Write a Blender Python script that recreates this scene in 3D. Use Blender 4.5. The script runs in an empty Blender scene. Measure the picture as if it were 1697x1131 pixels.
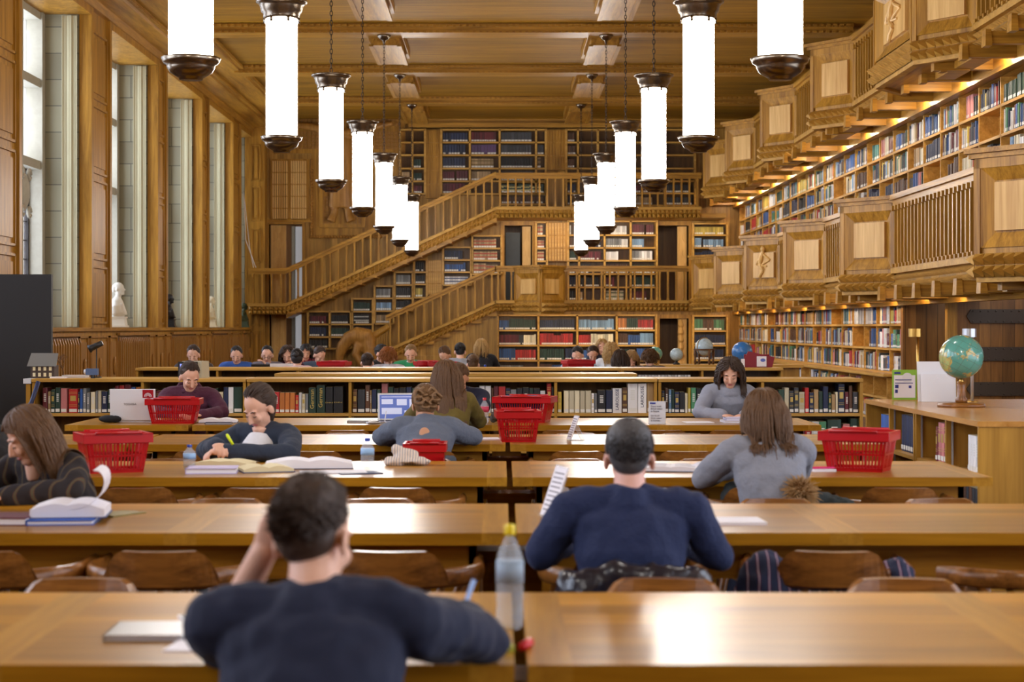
WORLD, UNDER, DAY, EXPO, LAMPES = 2.2, 11.0, 300.0, 0.66, 22.0
import bpy, math, random
from mathutils import Vector, Matrix, noise
rnd = random.Random(7)
SC = bpy.context.scene
COL = SC.collection
PI = math.pi
F = 3000.0            # focal length in pixels of the 1697 px frame
EYE = 1.5
def PX(px, Y): return (px - 830) / F * Y
def PZ(py, Y): return EYE - (py - 543) / F * Y

# ------------------------------------------------------------------ colours and materials
def lin(r, g, b):
    def c(u):
        u /= 255.0
        return u / 12.92 if u <= 0.04045 else ((u + 0.055) / 1.055) ** 2.4
    return (c(r), c(g), c(b), 1.0)

MATS = {}
import os
def newmat(name):
    m = bpy.data.materials.new(name); m.use_nodes = True
    nt = m.node_tree; b = nt.nodes['Principled BSDF']
    MATS[name] = m
    return m, nt, b

def plain(name, col, rough=0.5, metal=0.0, emit=None, es=0.0, spec=None, coat=0.0, bump=0.0, bscale=60.0, alpha=1.0, trans=0.0, sheen=0.0, var=0.0):
    if name in MATS: return MATS[name]
    m, nt, b = newmat(name)
    b.inputs['Base Color'].default_value = col
    b.inputs['Roughness'].default_value = rough
    b.inputs['Metallic'].default_value = metal
    if spec is not None: b.inputs['Specular IOR Level'].default_value = spec
    b.inputs['Coat Weight'].default_value = coat
    if sheen: b.inputs['Sheen Weight'].default_value = sheen
    if emit:
        b.inputs['Emission Color'].default_value = emit; b.inputs['Emission Strength'].default_value = es
    b.inputs['Alpha'].default_value = alpha
    b.inputs['Transmission Weight'].default_value = trans
    if bump or var:
        tc = nt.nodes.new('ShaderNodeTexCoord'); nz = nt.nodes.new('ShaderNodeTexNoise')
        nz.inputs['Scale'].default_value = bscale; nz.inputs['Detail'].default_value = 3
        nt.links.new(tc.outputs['Object'], nz.inputs['Vector'])
        if bump:
            bp = nt.nodes.new('ShaderNodeBump'); bp.inputs['Strength'].default_value = bump; bp.inputs['Distance'].default_value = 0.01
            nt.links.new(nz.outputs['Fac'], bp.inputs['Height']); nt.links.new(bp.outputs['Normal'], b.inputs['Normal'])
        if var:
            mx = nt.nodes.new('ShaderNodeMix'); mx.data_type = 'RGBA'
            mx.inputs['A'].default_value = tuple(c * (1 - var) for c in col[:3]) + (1,)
            mx.inputs['B'].default_value = tuple(min(1, c * (1 + var)) for c in col[:3]) + (1,)
            nt.links.new(nz.outputs['Fac'], mx.inputs['Factor']); nt.links.new(mx.outputs['Result'], b.inputs['Base Color'])
    return m

def wood(name, c1, c2, axis='z', scale=1.0, rough=0.4, plank=0.0, plank_axis='x', coat=0.0, bump=0.15, joints=0.55):
    """oak with grain running along axis; optional plank joints every `plank` metres across plank_axis"""
    m, nt, b = newmat(name)
    N = nt.nodes; L = nt.links
    tc = N.new('ShaderNodeTexCoord'); mp = N.new('ShaderNodeMapping')
    s = {'x': (0.35, 6, 6), 'y': (6, 0.35, 6), 'z': (6, 6, 0.35)}[axis]
    mp.inputs['Scale'].default_value = tuple(k * scale for k in s)
    L.new(tc.outputs['Object'], mp.inputs['Vector'])
    n1 = N.new('ShaderNodeTexNoise'); n1.inputs['Scale'].default_value = 1.6; n1.inputs['Detail'].default_value = 5; n1.inputs['Roughness'].default_value = 0.65; n1.inputs['Distortion'].default_value = 0.6
    L.new(mp.outputs['Vector'], n1.inputs['Vector'])
    n2 = N.new('ShaderNodeTexNoise'); n2.inputs['Scale'].default_value = 9; n2.inputs['Detail'].default_value = 2
    L.new(mp.outputs['Vector'], n2.inputs['Vector'])
    ad = N.new('ShaderNodeMath'); ad.operation = 'MULTIPLY_ADD'; ad.inputs[1].default_value = 0.3
    L.new(n2.outputs['Fac'], ad.inputs[0]); L.new(n1.outputs['Fac'], ad.inputs[2])
    cr = N.new('ShaderNodeValToRGB'); e = cr.color_ramp.elements
    e[0].position = 0.42; e[0].color = c1; e[1].position = 0.84; e[1].color = c2
    L.new(ad.outputs[0], cr.inputs['Fac'])
    out = cr.outputs['Color']
    if plank:
        sx = N.new('ShaderNodeSeparateXYZ'); L.new(tc.outputs['Object'], sx.inputs[0])
        dv = N.new('ShaderNodeMath'); dv.operation = 'DIVIDE'; dv.inputs[1].default_value = plank
        L.new(sx.outputs[plank_axis.upper()], dv.inputs[0])
        fl = N.new('ShaderNodeMath'); fl.operation = 'FLOOR'; L.new(dv.outputs[0], fl.inputs[0])
        wn = N.new('ShaderNodeTexWhiteNoise'); wn.noise_dimensions = '1D'; L.new(fl.outputs[0], wn.inputs['W'])
        mr = N.new('ShaderNodeMapRange'); mr.inputs['To Min'].default_value = 0.78; mr.inputs['To Max'].default_value = 1.18
        L.new(wn.outputs['Value'], mr.inputs['Value'])
        fr = N.new('ShaderNodeMath'); fr.operation = 'FRACT'; L.new(dv.outputs[0], fr.inputs[0])
        pp = N.new('ShaderNodeMath'); pp.operation = 'PINGPONG'; pp.inputs[1].default_value = 0.5; L.new(fr.outputs[0], pp.inputs[0])
        gt = N.new('ShaderNodeMapRange'); gt.inputs['From Min'].default_value = 0.0; gt.inputs['From Max'].default_value = 0.045; gt.inputs['To Min'].default_value = joints
        L.new(pp.outputs[0], gt.inputs['Value'])
        mu = N.new('ShaderNodeMath'); mu.operation = 'MULTIPLY'; L.new(mr.outputs[0], mu.inputs[0]); L.new(gt.outputs[0], mu.inputs[1])
        vm = N.new('ShaderNodeVectorMath'); vm.operation = 'SCALE'
        L.new(out, vm.inputs[0]); L.new(mu.outputs[0], vm.inputs['Scale']); out = vm.outputs['Vector']
    L.new(out, b.inputs['Base Color'])
    b.inputs['Roughness'].default_value = rough; b.inputs['Coat Weight'].default_value = coat; b.inputs['Coat Roughness'].default_value = 0.22; b.inputs['Specular IOR Level'].default_value = 0.27
    if bump:
        bp = N.new('ShaderNodeBump'); bp.inputs['Strength'].default_value = bump; bp.inputs['Distance'].default_value = 0.004
        L.new(ad.outputs[0], bp.inputs['Height']); L.new(bp.outputs['Normal'], b.inputs['Normal'])
    return m

OAK1, OAK2 = lin(120, 80, 22), lin(188, 138, 52)
W = {}
W['z'] = wood('oak_upright_grain', OAK1, OAK2, 'z')
W['x'] = wood('oak_grain_across', OAK1, OAK2, 'x')
W['y'] = wood('oak_grain_along', OAK1, OAK2, 'y')
W['panel'] = wood('pale_oak_panel', lin(186, 140, 72), lin(224, 184, 116), 'z', 0.7)
W['plank'] = wood('oak_plank_wall', lin(122, 86, 32), lin(184, 140, 66), 'z', plank=0.16, plank_axis='x')
W['ceil'] = wood('oak_ceiling_board', lin(110, 74, 8), lin(164, 118, 22), 'x', plank=0.42, plank_axis='y', joints=0.75, rough=.62)
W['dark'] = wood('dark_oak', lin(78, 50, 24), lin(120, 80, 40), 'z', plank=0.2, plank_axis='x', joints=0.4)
W['teeth'] = wood('carved_tooth_oak', lin(150, 108, 38), lin(196, 150, 68), 'x', 0.5, bump=0, rough=.5)
W['door'] = wood('brown_plank_door', lin(96, 62, 26), lin(136, 92, 42), 'z', plank=0.17, plank_axis='x', joints=0.3)
W['shelf'] = wood('light_oak_shelf', lin(166, 122, 50), lin(212, 166, 84), 'x')
W['shelfy'] = wood('light_oak_shelf_along', lin(166, 120, 50), lin(212, 164, 84), 'y')
W['case'] = wood('golden_oak_case', lin(152, 108, 36), lin(192, 144, 60), 'z', rough=0.35)
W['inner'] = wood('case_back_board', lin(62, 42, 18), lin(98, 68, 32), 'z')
W['table'] = wood('polished_oak_table_top', lin(126, 80, 10), lin(194, 136, 30), 'x', 0.8, rough=0.3, coat=0.08, bump=0.03, plank=0.155, plank_axis='y', joints=0.82)
W['tabley'] = wood('polished_oak_cross_board', lin(136, 90, 22), lin(194, 142, 46), 'y', 0.8, rough=0.3, coat=0.08, bump=0.03)
W['apron'] = wood('oak_table_frame', lin(124, 80, 18), lin(178, 124, 38), 'x', rough=0.4)
W['chair'] = wood('brown_varnished_chair', lin(92, 54, 20), lin(158, 102, 44), 'x', 2.0, rough=0.28, coat=0.3, bump=0.03)
W['floor'] = wood('oak_floor', lin(70, 44, 22), lin(110, 74, 40), 'y', plank=0.12, plank_axis='x', rough=0.4)
W['carve'] = wood('carved_brown_oak', lin(126, 86, 36), lin(180, 130, 62), 'z', 1.5, bump=0.3)
STONE = plain('pale_limestone', lin(158, 152, 134), 0.8, bump=0.3, bscale=14, var=0.12)
def stone_blocks():
    m, nt, b = newmat('limestone_blocks'); N = nt.nodes; L = nt.links
    tc = N.new('ShaderNodeTexCoord'); sp = N.new('ShaderNodeSeparateXYZ'); L.new(tc.outputs['Object'], sp.inputs[0])
    cb = N.new('ShaderNodeCombineXYZ'); ax = N.new('ShaderNodeMath'); L.new(sp.outputs['X'], ax.inputs[0]); L.new(sp.outputs['Y'], ax.inputs[1])
    L.new(ax.outputs[0], cb.inputs['X']); L.new(sp.outputs['Z'], cb.inputs['Y'])
    br = N.new('ShaderNodeTexBrick'); L.new(cb.outputs[0], br.inputs['Vector'])
    br.inputs['Color1'].default_value = lin(152, 146, 120); br.inputs['Color2'].default_value = lin(132, 126, 104); br.inputs['Mortar'].default_value = lin(92, 88, 76)
    br.inputs['Scale'].default_value = 1.0; br.inputs['Brick Width'].default_value = 0.9; br.inputs['Row Height'].default_value = 0.42; br.inputs['Mortar Size'].default_value = 0.008
    L.new(br.outputs['Color'], b.inputs['Base Color']); b.inputs['Roughness'].default_value = 0.85
    return m
STONEB = stone_blocks()
BRONZE = plain('aged_bronze', lin(134, 122, 106), 0.26, 1.0)
CHAIN = plain('dark_chain_metal', lin(60, 50, 42), 0.4, 0.8)
IRON = plain('dark_iron', lin(40, 34, 30), 0.5, 0.6)
BRASS = plain('brass_metal', lin(190, 150, 80), 0.3, 1.0)
BLACK = plain('black_plastic', lin(26, 26, 28), 0.4)
WHITEP = plain('white_plastic', lin(226, 226, 230), 0.35)
SILVER = plain('silver_metal', lin(190, 192, 196), 0.3, 0.7)
PAPER = plain('white_paper', lin(236, 234, 240), 0.7)
CREAM = plain('cream_paper', lin(226, 214, 172), 0.7)
PRINT = plain('grey_print', lin(120, 118, 124), 0.8)
RED = plain('red_plastic', lin(184, 6, 20), 0.3, coat=0.1)
LAMPG = plain('lit_opal_glass', (0.9, 0.9, 0.9, 1), 0.3, emit=(1.0, 0.94, 0.88, 1), es=LAMPES)
GLASS = plain('clear_window_glass', (1, 1, 1, 1), 0.02, trans=1.0)
def thin_glass(name, tint, mixf, rough=0.05):
    m = bpy.data.materials.new(name); m.use_nodes = True; nt = m.node_tree; nt.nodes.clear()
    o = nt.nodes.new('ShaderNodeOutputMaterial'); mx = nt.nodes.new('ShaderNodeMixShader'); mx.inputs[0].default_value = mixf
    t = nt.nodes.new('ShaderNodeBsdfTransparent'); t.inputs[0].default_value = tint
    g = nt.nodes.new('ShaderNodeBsdfPrincipled'); g.inputs['Roughness'].default_value = rough; g.inputs['Base Color'].default_value = tint
    nt.links.new(t.outputs[0], mx.inputs[1]); nt.links.new(g.outputs[0], mx.inputs[2]); nt.links.new(mx.outputs[0], o.inputs[0])
    return m
PANE = thin_glass('leaded_pane', (0.93, 0.95, 1, 1), 0.12)
CLEARP = thin_glass('clear_plastic', (0.96, 0.97, 0.98, 1), 0.3)
BOTTLEP = thin_glass('bottle_plastic', (0.9, 0.93, 0.96, 1), 0.22)
FROST = thin_glass('frosted_plastic', (0.9, 0.9, 0.92, 1), 0.7, 0.4)

def attr_mat():
    m, nt, b = newmat('book_covers'); a = nt.nodes.new('ShaderNodeAttribute'); a.attribute_name = 'cover'
    nt.links.new(a.outputs['Color'], b.inputs['Base Color']); b.inputs['Roughness'].default_value = 0.55
    return m
BOOKS = attr_mat()
def objcol_mat():
    m, nt, b = newmat('book_cloth'); a = nt.nodes.new('ShaderNodeObjectInfo')
    nt.links.new(a.outputs['Color'], b.inputs['Base Color']); b.inputs['Roughness'].default_value = 0.5
    return m
BCLOTH = objcol_mat()
GOLD = plain('gold_tooling', lin(200, 170, 90), 0.4, 0.3)
LABEL = plain('spine_label_white', lin(228, 226, 218), 0.7)

# ------------------------------------------------------------------ mesh collector
class MB:
    def __init__(s): s.v = []; s.f = []; s.mi = []; s.col = None
    def face(s, pts, m=0):
        b = len(s.v); s.v.extend([tuple(p) for p in pts]); s.f.append(tuple(range(b, b + len(pts)))); s.mi.append(m)
    def hexa(s, p, m=0):
        b = len(s.v); s.v.extend([tuple(q) for q in p])
        for q in ((3, 2, 1, 0), (4, 5, 6, 7), (0, 1, 5, 4), (1, 2, 6, 5), (2, 3, 7, 6), (3, 0, 4, 7)):
            s.f.append(tuple(b + k for k in q)); s.mi.append(m)
    def box(s, x0, x1, y0, y1, z0, z1, m=0):
        s.hexa([(x0, y0, z0), (x1, y0, z0), (x1, y1, z0), (x0, y1, z0), (x0, y0, z1), (x1, y0, z1), (x1, y1, z1), (x0, y1, z1)], m); return s
    def obox(s, c, h, M=None, m=0):
        P = [Vector((sx * h[0], sy * h[1], sz * h[2])) for sz in (-1, 1) for sx, sy in ((-1, -1), (1, -1), (1, 1), (-1, 1))]
        c = Vector(c)
        s.hexa([(M @ q if M else q) + c for q in P], m); return s
    def taper(s, x0, x1, y0, y1, z0, z1, k, m=0):
        cx, cy = (x0 + x1) / 2, (y0 + y1) / 2; a, b = (x1 - x0) / 2, (y1 - y0) / 2
        s.hexa([(cx - a, cy - b, z0), (cx + a, cy - b, z0), (cx + a, cy + b, z0), (cx - a, cy + b, z0),
                (cx - a * k, cy - b * k, z1), (cx + a * k, cy - b * k, z1), (cx + a * k, cy + b * k, z1), (cx - a * k, cy + b * k, z1)], m); return s
    def tube(s, pts, rad, n=8, m=0, sx=1.0, side=None, cap=True, sy=1.0):
        """sweep; rad number or list; sx scales along `side`, sy the other way"""
        pts = [Vector(p) for p in pts]; k = len(pts)
        if not isinstance(rad, (list, tuple)): rad = [rad] * k
        b0 = len(s.v); prev = None
        for i, p in enumerate(pts):
            t = (pts[min(i + 1, k - 1)] - pts[max(i - 1, 0)])
            if t.length < 1e-9: t = Vector((0, 0, 1))
            t.normalize()
            ref = Vector(side) if side is not None else (prev if prev is not None else (Vector((0, 0, 1)) if abs(t.z) < 0.9 else Vector((1, 0, 0))))
            u = ref - t * ref.dot(t)
            if u.length < 1e-4: u = Vector((1, 0, 0)) - t * t.x
            if u.length < 1e-4: u = Vector((0, 1, 0))
            u.normalize(); w = t.cross(u); prev = u
            r = rad[i]; ra, rb = (r if isinstance(r, tuple) else (r * sx, r * sy))
            for j in range(n):
                a = 2 * PI * j / n
                s.v.append(tuple(p + u * (math.cos(a) * ra) + w * (math.sin(a) * rb)))
        for i in range(k - 1):
            for j in range(n):
                a, b = b0 + i * n + j, b0 + i * n + (j + 1) % n
                s.f.append((a, b, b + n, a + n)); s.mi.append(m)
        if cap:
            s.f.append(tuple(b0 + j for j in reversed(range(n)))); s.mi.append(m)
            s.f.append(tuple(b0 + (k - 1) * n + j for j in range(n))); s.mi.append(m)
        return s
    def capsule(s, a, b, ra, rb=None, n=12, m=0, sx=1.0, side=None, sy=1.0):
        a, b = Vector(a), Vector(b); rb = ra if rb is None else rb
        d = (b - a); L = d.length; d = d.normalized() if L > 1e-6 else Vector((0, 0, 1))
        P = []; R = []
        for q in (-90, -60, -30, 0):
            P.append(a + d * (ra * math.sin(math.radians(q)))); R.append(max(1e-4, ra * math.cos(math.radians(q))))
        for q in (0, 30, 60, 90):
            P.append(b + d * (rb * math.sin(math.radians(q)))); R.append(max(1e-4, rb * math.cos(math.radians(q))))
        return s.tube(P, R, n, m, sx, side, sy=sy)
    def lathe(s, prof, c=(0, 0, 0), n=20, m=0, M=None):
        b0 = len(s.v); k = len(prof); c = Vector(c)
        for r, z in prof:
            for j in range(n):
                a = 2 * PI * j / n; q = Vector((r * math.cos(a), r * math.sin(a), z))
                s.v.append(tuple((M @ q if M else q) + c))
        for i in range(k - 1):
            for j in range(n):
                a, b = b0 + i * n + j, b0 + i * n + (j + 1) % n
                s.f.append((a, b, b + n, a + n)); s.mi.append(m)
        s.f.append(tuple(b0 + j for j in reversed(range(n)))); s.mi.append(m)
        s.f.append(tuple(b0 + (k - 1) * n + j for j in range(n))); s.mi.append(m)
        return s
    def ell(s, c, r, M=None, n=16, k=10, m=0):
        c = Vector(c); prof = [(math.cos(-PI / 2 + PI * i / k), math.sin(-PI / 2 + PI * i / k)) for i in range(k + 1)]
        b0 = len(s.v)
        for q, z in prof:
            q = max(q, 1e-3)
            for j in range(n):
                a = 2 * PI * j / n; p = Vector((r[0] * q * math.cos(a), r[1] * q * math.sin(a), r[2] * z))
                s.v.append(tuple((M @ p if M else p) + c))
        for i in range(k):
            for j in range(n):
                a, b = b0 + i * n + j, b0 + i * n + (j + 1) % n
                s.f.append((a, b, b + n, a + n)); s.mi.append(m)
        s.f.append(tuple(b0 + j for j in reversed(range(n)))); s.mi.append(m)
        s.f.append(tuple(b0 + k * n + j for j in range(n))); s.mi.append(m)
        return s
    def prism(s, poly, axis, a, b, m=0):
        """poly = 2D points in the other two axes (x,y,z order), extruded from a to b along axis"""
        def P(q, t):
            return {'x': (t, q[0], q[1]), 'y': (q[0], t, q[1]), 'z': (q[0], q[1], t)}[axis]
        n = len(poly); b0 = len(s.v)
        for q in poly: s.v.append(P(q, a))
        for q in poly: s.v.append(P(q, b))
        s.f.append(tuple(b0 + i for i in range(n))); s.mi.append(m)
        s.f.append(tuple(b0 + n + i for i in reversed(range(n)))); s.mi.append(m)
        for i in range(n):
            j = (i + 1) % n; s.f.append((b0 + i, b0 + n + i, b0 + n + j, b0 + j)); s.mi.append(m)
        return s
    def seg(s, p0, p1, n, t0, t1, h0, h1, d0, d1, m=0):
        """block on a (possibly sloping) front: t along p0-p1 in 0..1, h up, d outwards"""
        p0, p1, n = Vector(p0), Vector(p1), Vector(n)
        def P(t, h, d): return p0.lerp(p1, t) + Vector((0, 0, h)) + n * d
        s.hexa([P(t0, h0, d0), P(t1, h0, d0), P(t1, h0, d1), P(t0, h0, d1), P(t0, h1, d0), P(t1, h1, d0), P(t1, h1, d1), P(t0, h1, d1)], m); return s
    def teeth(s, p0, p1, n, h, size, rows, out, d=0.0, m=0):
        p0, p1, n = Vector(p0), Vector(p1), Vector(n)
        L = math.hypot((p1 - p0).x, (p1 - p0).y); k = max(1, round(L / size))
        for r in range(rows):
            hh = h + r * size
            for i in range(k):
                t0, t1 = (i + .07) / k, (i + .93) / k; tm = (t0 + t1) / 2
                def P(t, z, dd): return p0.lerp(p1, t) + Vector((0, 0, z)) + n * dd
                b = len(s.v)
                s.v.extend([tuple(P(t0, hh, d)), tuple(P(t1, hh, d)), tuple(P(t1, hh + size * .93, d)), tuple(P(t0, hh + size * .93, d)), tuple(P(tm, hh + size * 0.5, d + out))])
                for q in ((0, 1, 4), (1, 2, 4), (2, 3, 4), (3, 0, 4)):
                    s.f.append(tuple(b + z for z in q)); s.mi.append(m)
        return s

def link(o, parent=None):
    COL.objects.link(o)
    if parent is not None: o.parent = parent
    return o
def build(name, mb, mats, parent=None, world=False, smooth=False, loc=None, rot=None):
    me = bpy.data.meshes.new(name)
    v = mb.v
    if world and parent is not None:
        px, py, pz = parent.location
        v = [(x - px, y - py, z - pz) for x, y, z in v]
    me.from_pydata(v, [], mb.f)
    if not isinstance(mats, (list, tuple)): mats = [mats]
    for m in mats: me.materials.append(m)
    if len(mats) > 1: me.polygons.foreach_set('material_index', mb.mi)
    if smooth: me.polygons.foreach_set('use_smooth', [True] * len(me.polygons))
    me.update()
    o = bpy.data.objects.new(name, me); link(o, parent)
    if loc is not None: o.location = loc
    if rot is not None: o.rotation_euler = rot
    return o
def tag(o, label, cat, group=None, kind=None):
    o['label'] = label; o['category'] = cat
    if group: o['group'] = group
    if kind: o['kind'] = kind
    return o
def thing(name, label, cat, loc=(0, 0, 0), rz=0.0, group=None):
    o = bpy.data.objects.new(name, None); o.empty_display_size = 0.1; link(o); o.location = loc; o.rotation_euler = (0, 0, rz)
    return tag(o, label, cat, group)
def struct(name, mb, mats, smooth=False):
    o = build(name, mb, mats, smooth=smooth); o['kind'] = 'structure'; return o
def bevel(o, w, seg=2):
    b = o.modifiers.new('bevel', 'BEVEL'); b.width = w; b.segments = seg; b.limit_method = 'ANGLE'; b.angle_limit = math.radians(40); return o
def dup(root, label=None, loc=None, rz=None, group=None):
    def cp(o, p):
        c = o.copy(); COL.objects.link(c); c.parent = p
        for ch in KIDS.get(o.name, [k for k in o.children]): cp(ch, c)
        return c
    c = cp(root, None)
    if label: c['label'] = label
    if loc is not None: c.location = loc
    if rz is not None: c.rotation_euler = (0, 0, rz)
    if group: c['group'] = group
    return c
KIDS = {}
def cache_kids(o):
    KIDS[o.name] = list(o.children)
    for c in o.children: cache_kids(c)
def text(body, size, mat, parent, loc, rot, name='lettering', extrude=0.0008, align='CENTER'):
    cu = bpy.data.curves.new(name, 'FONT'); cu.body = body; cu.size = size; cu.extrude = extrude; cu.align_x = align; cu.align_y = 'CENTER'
    cu.materials.append(mat); cu.resolution_u = 2
    q = bpy.data.objects.new(name, cu); COL.objects.link(q); dg = bpy.context.evaluated_depsgraph_get()
    me = bpy.data.meshes.new_from_object(q.evaluated_get(dg)); bpy.data.objects.remove(q); bpy.data.curves.remove(cu)
    o = bpy.data.objects.new(name, me); link(o, parent); o.location = loc; o.rotation_euler = rot
    return o
ORD = ['first', 'second', 'third', 'fourth', 'fifth', 'sixth', 'seventh', 'eighth', 'ninth', 'tenth', 'eleventh', 'twelfth', 'thirteenth', 'fourteenth', 'fifteenth',
       'sixteenth', 'seventeenth', 'eighteenth', 'nineteenth', 'twentieth', 'twenty-first', 'twenty-second', 'twenty-third', 'twenty-fourth', 'twenty-fifth', 'twenty-sixth',
       'twenty-seventh', 'twenty-eighth', 'twenty-ninth', 'thirtieth', 'thirty-first', 'thirty-second', 'thirty-third', 'thirty-fourth', 'thirty-fifth', 'thirty-sixth']
# ------------------------------------------------------------------ the hall
XL, XR, YB, ZC = -6.6, 6.3, 48.0, 7.02
mb = MB().box(-7.6, 8.5, -4, YB + 2, -0.1, 0); struct('floor', mb, W['floor'])
mb = MB().box(-7.6, 8.5, -4, YB + 1, ZC, ZC + 0.15); struct('ceiling', mb, W['ceil'])

mb = MB().box(-7.6, 8.5, -4.2, -4.0, 0, ZC); struct('wall_front', mb, W['plank'])
# window openings in the side wall (y0, y1)
WIN = [(-1.0, 3.0), (4.1, 8.1), (9.2, 13.2), (14.3, 18.3), (19.5, 23.3), (24.7, 28.9), (30.4, 34.5), (35.5, 39.6), (40.6, 44.2), (45.6, 47.6)]
SILL, HEAD = 1.48, 6.5
XW = -7.55
mb = MB()
mb.box(XL - 0.9, XL, -4, YB, 0, SILL)            # below
mb.box(XL - 0.9, XL, -4, YB, HEAD, ZC)           # above
ys = -4.0
for y0, y1 in WIN + [(YB, YB)]:
    mb.box(XL - 0.13, XL, ys, y0, SILL, HEAD)
    ys = y1
struct('wall_left', mb, W['z'])
mb = MB(); ys = -4.0
for y0, y1 in WIN + [(YB, YB)]:
    mb.box(XL - 0.95, XL - 0.14, ys, y0, SILL, HEAD)   # stone core of the piers
    ys = y1
struct('wall_window_stone', mb, STONEB)
# windows: stone mullions, transoms, metal casement, panes
for i, (y0, y1) in enumerate(WIN):
    root = bpy.data.objects.new('window_%d' % (i + 1), None); link(root); root.location = (XW, (y0 + y1) / 2, SILL); root['kind'] = 'structure'
    mb = MB(); w = 0.2
    n = 3
    for k in range(n + 1):
        yc = y0 + 0.1 + (y1 - y0 - 0.2) * k / n
        mb.box(XW - 0.1, XW + 0.28, yc - 0.1, yc + 0.1, SILL, HEAD)
    for z in (4.0, 5.3, HEAD - 0.12, SILL + 0.05):
        mb.box(XW - 0.1, XW + 0.25, y0, y1, z, z + 0.14)
    build('stone_mullions', mb, STONE, root, world=True)
    mb = MB(); bars = MB()
    for k in range(n):
        ya = y0 + 0.2 + (y1 - y0 - 0.2) * k / n; yb = y0 + (y1 - y0 - 0.2) * (k + 1) / n
        for z0, z1 in ((SILL + 0.19, 4.0), (4.14, 5.3), (5.44, HEAD - 0.12)):
            mb.box(XW + 0.02, XW + 0.03, ya, yb, z0, z1)
            if z0 < 2:
                for a, b in ((ya, ya + 0.05), (yb - 0.05, yb)): bars.box(XW + 0.0, XW + 0.07, a, b, z0, z1)
                bars.box(XW, XW + 0.07, ya, yb, z0, z0 + 0.05); bars.box(XW, XW + 0.07, ya, yb, z1 - 0.05, z1)
                z = z0 + 0.3
                while z < z1: bars.box(XW + 0.01, XW + 0.045, ya, yb, z, z + 0.012); z += 0.3
                for t in (0.33, 0.67): bars.box(XW + 0.01, XW + 0.045, ya + (yb - ya) * t - 0.006, ya + (yb - ya) * t + 0.006, z0, z1)
    build('pane', mb, PANE, root, world=True)
    build('casement_bars', bars, IRON, root, world=True)
# sill boards, casings and raised panels of the wall: trims
mb = MB()
mb.box(XL - 0.9, XL + 0.06, -4, YB, SILL - 0.04, SILL + 0.02)
struct('trim_1', mb, W['y'])
mb = MB()
for y0, y1 in WIN:
    for a, b in ((y0 - 0.14, y0), (y1, y1 + 0.14)): mb.box(XL, XL + 0.07, a, b, SILL, HEAD + 0.14)
    mb.box(XL, XL + 0.07, y0, y1, HEAD, HEAD + 0.14)
struct('trim_2', mb, W['z'])
def raised(mb, axis, a0, a1, z0, z1, base, sgn, d=0.04, bw=0.07):
    """framed raised panel on a wall plane; axis 'y' = wall facing x, 'x' = wall facing y"""
    def P(a, dd, z): return (base + sgn * dd, a, z) if axis == 'y' else (a, base + sgn * dd, z)
    def slab(a, b, c, e, d0, d1):
        q = [P(a, d0, c), P(b, d0, c), P(b, d1, c), P(a, d1, c), P(a, d0, e), P(b, d0, e), P(b, d1, e), P(a, d1, e)]
        mb.hexa(q)
    slab(a0, a1, z0, z0 + bw * .5, 0, d); slab(a0, a1, z1 - bw * .5, z1, 0, d)
    slab(a0, a0 + bw * .5, z0, z1, 0, d); slab(a1 - bw * .5, a1, z0, z1, 0, d)
    i0, i1, j0, j1 = a0 + bw * 1.6, a1 - bw * 1.6, z0 + bw * 1.6, z1 - bw * 1.6
    if i1 > i0 and j1 > j0: slab(i0, i1, j0, j1, 0, d * 0.7)
mb = MB(); prev = 23.3
for y0, y1 in WIN[5:]:
    if y0 - prev > 0.75:
        for z0, z1 in ((1.56, 2.5), (2.6, 3.9), (4.0, 5.1), (5.2, 6.3)):
            raised(mb, 'y', prev + 0.2, y0 - 0.2, z0, z1, XL, 1)
    prev = y1
y = 23.3
while y < 47:
    raised(mb, 'y', y + .05, y + 0.82, 6.68, 6.98, XL, 1, 0.03, 0.04); y += 0.87
struct('trim_3', mb, W['z'])
# soffit boards under the window heads and stepped cornice under the ceiling
mb = MB()
mb.prism([(XL, ZC), (XL, 6.62), (XL + .1, 6.62), (XL + .14, 6.74), (XL + .5, 6.78), (XL + .55, 6.88), (XL + 1.1, 6.9), (XL + 1.15, ZC)], 'y', -4, YB)
struct('trim_4', mb, W['y'])
mb = MB(); y = 23.0
while y < YB - .1:
    mb.box(XL + .55, XL + .62, y, y + .05, 6.80, 6.86); mb.box(XL + 1.12, XL + 1.2, y, y + .05, 6.93, 6.99); y += .1
struct('trim_5', mb, W['y'])
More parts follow.
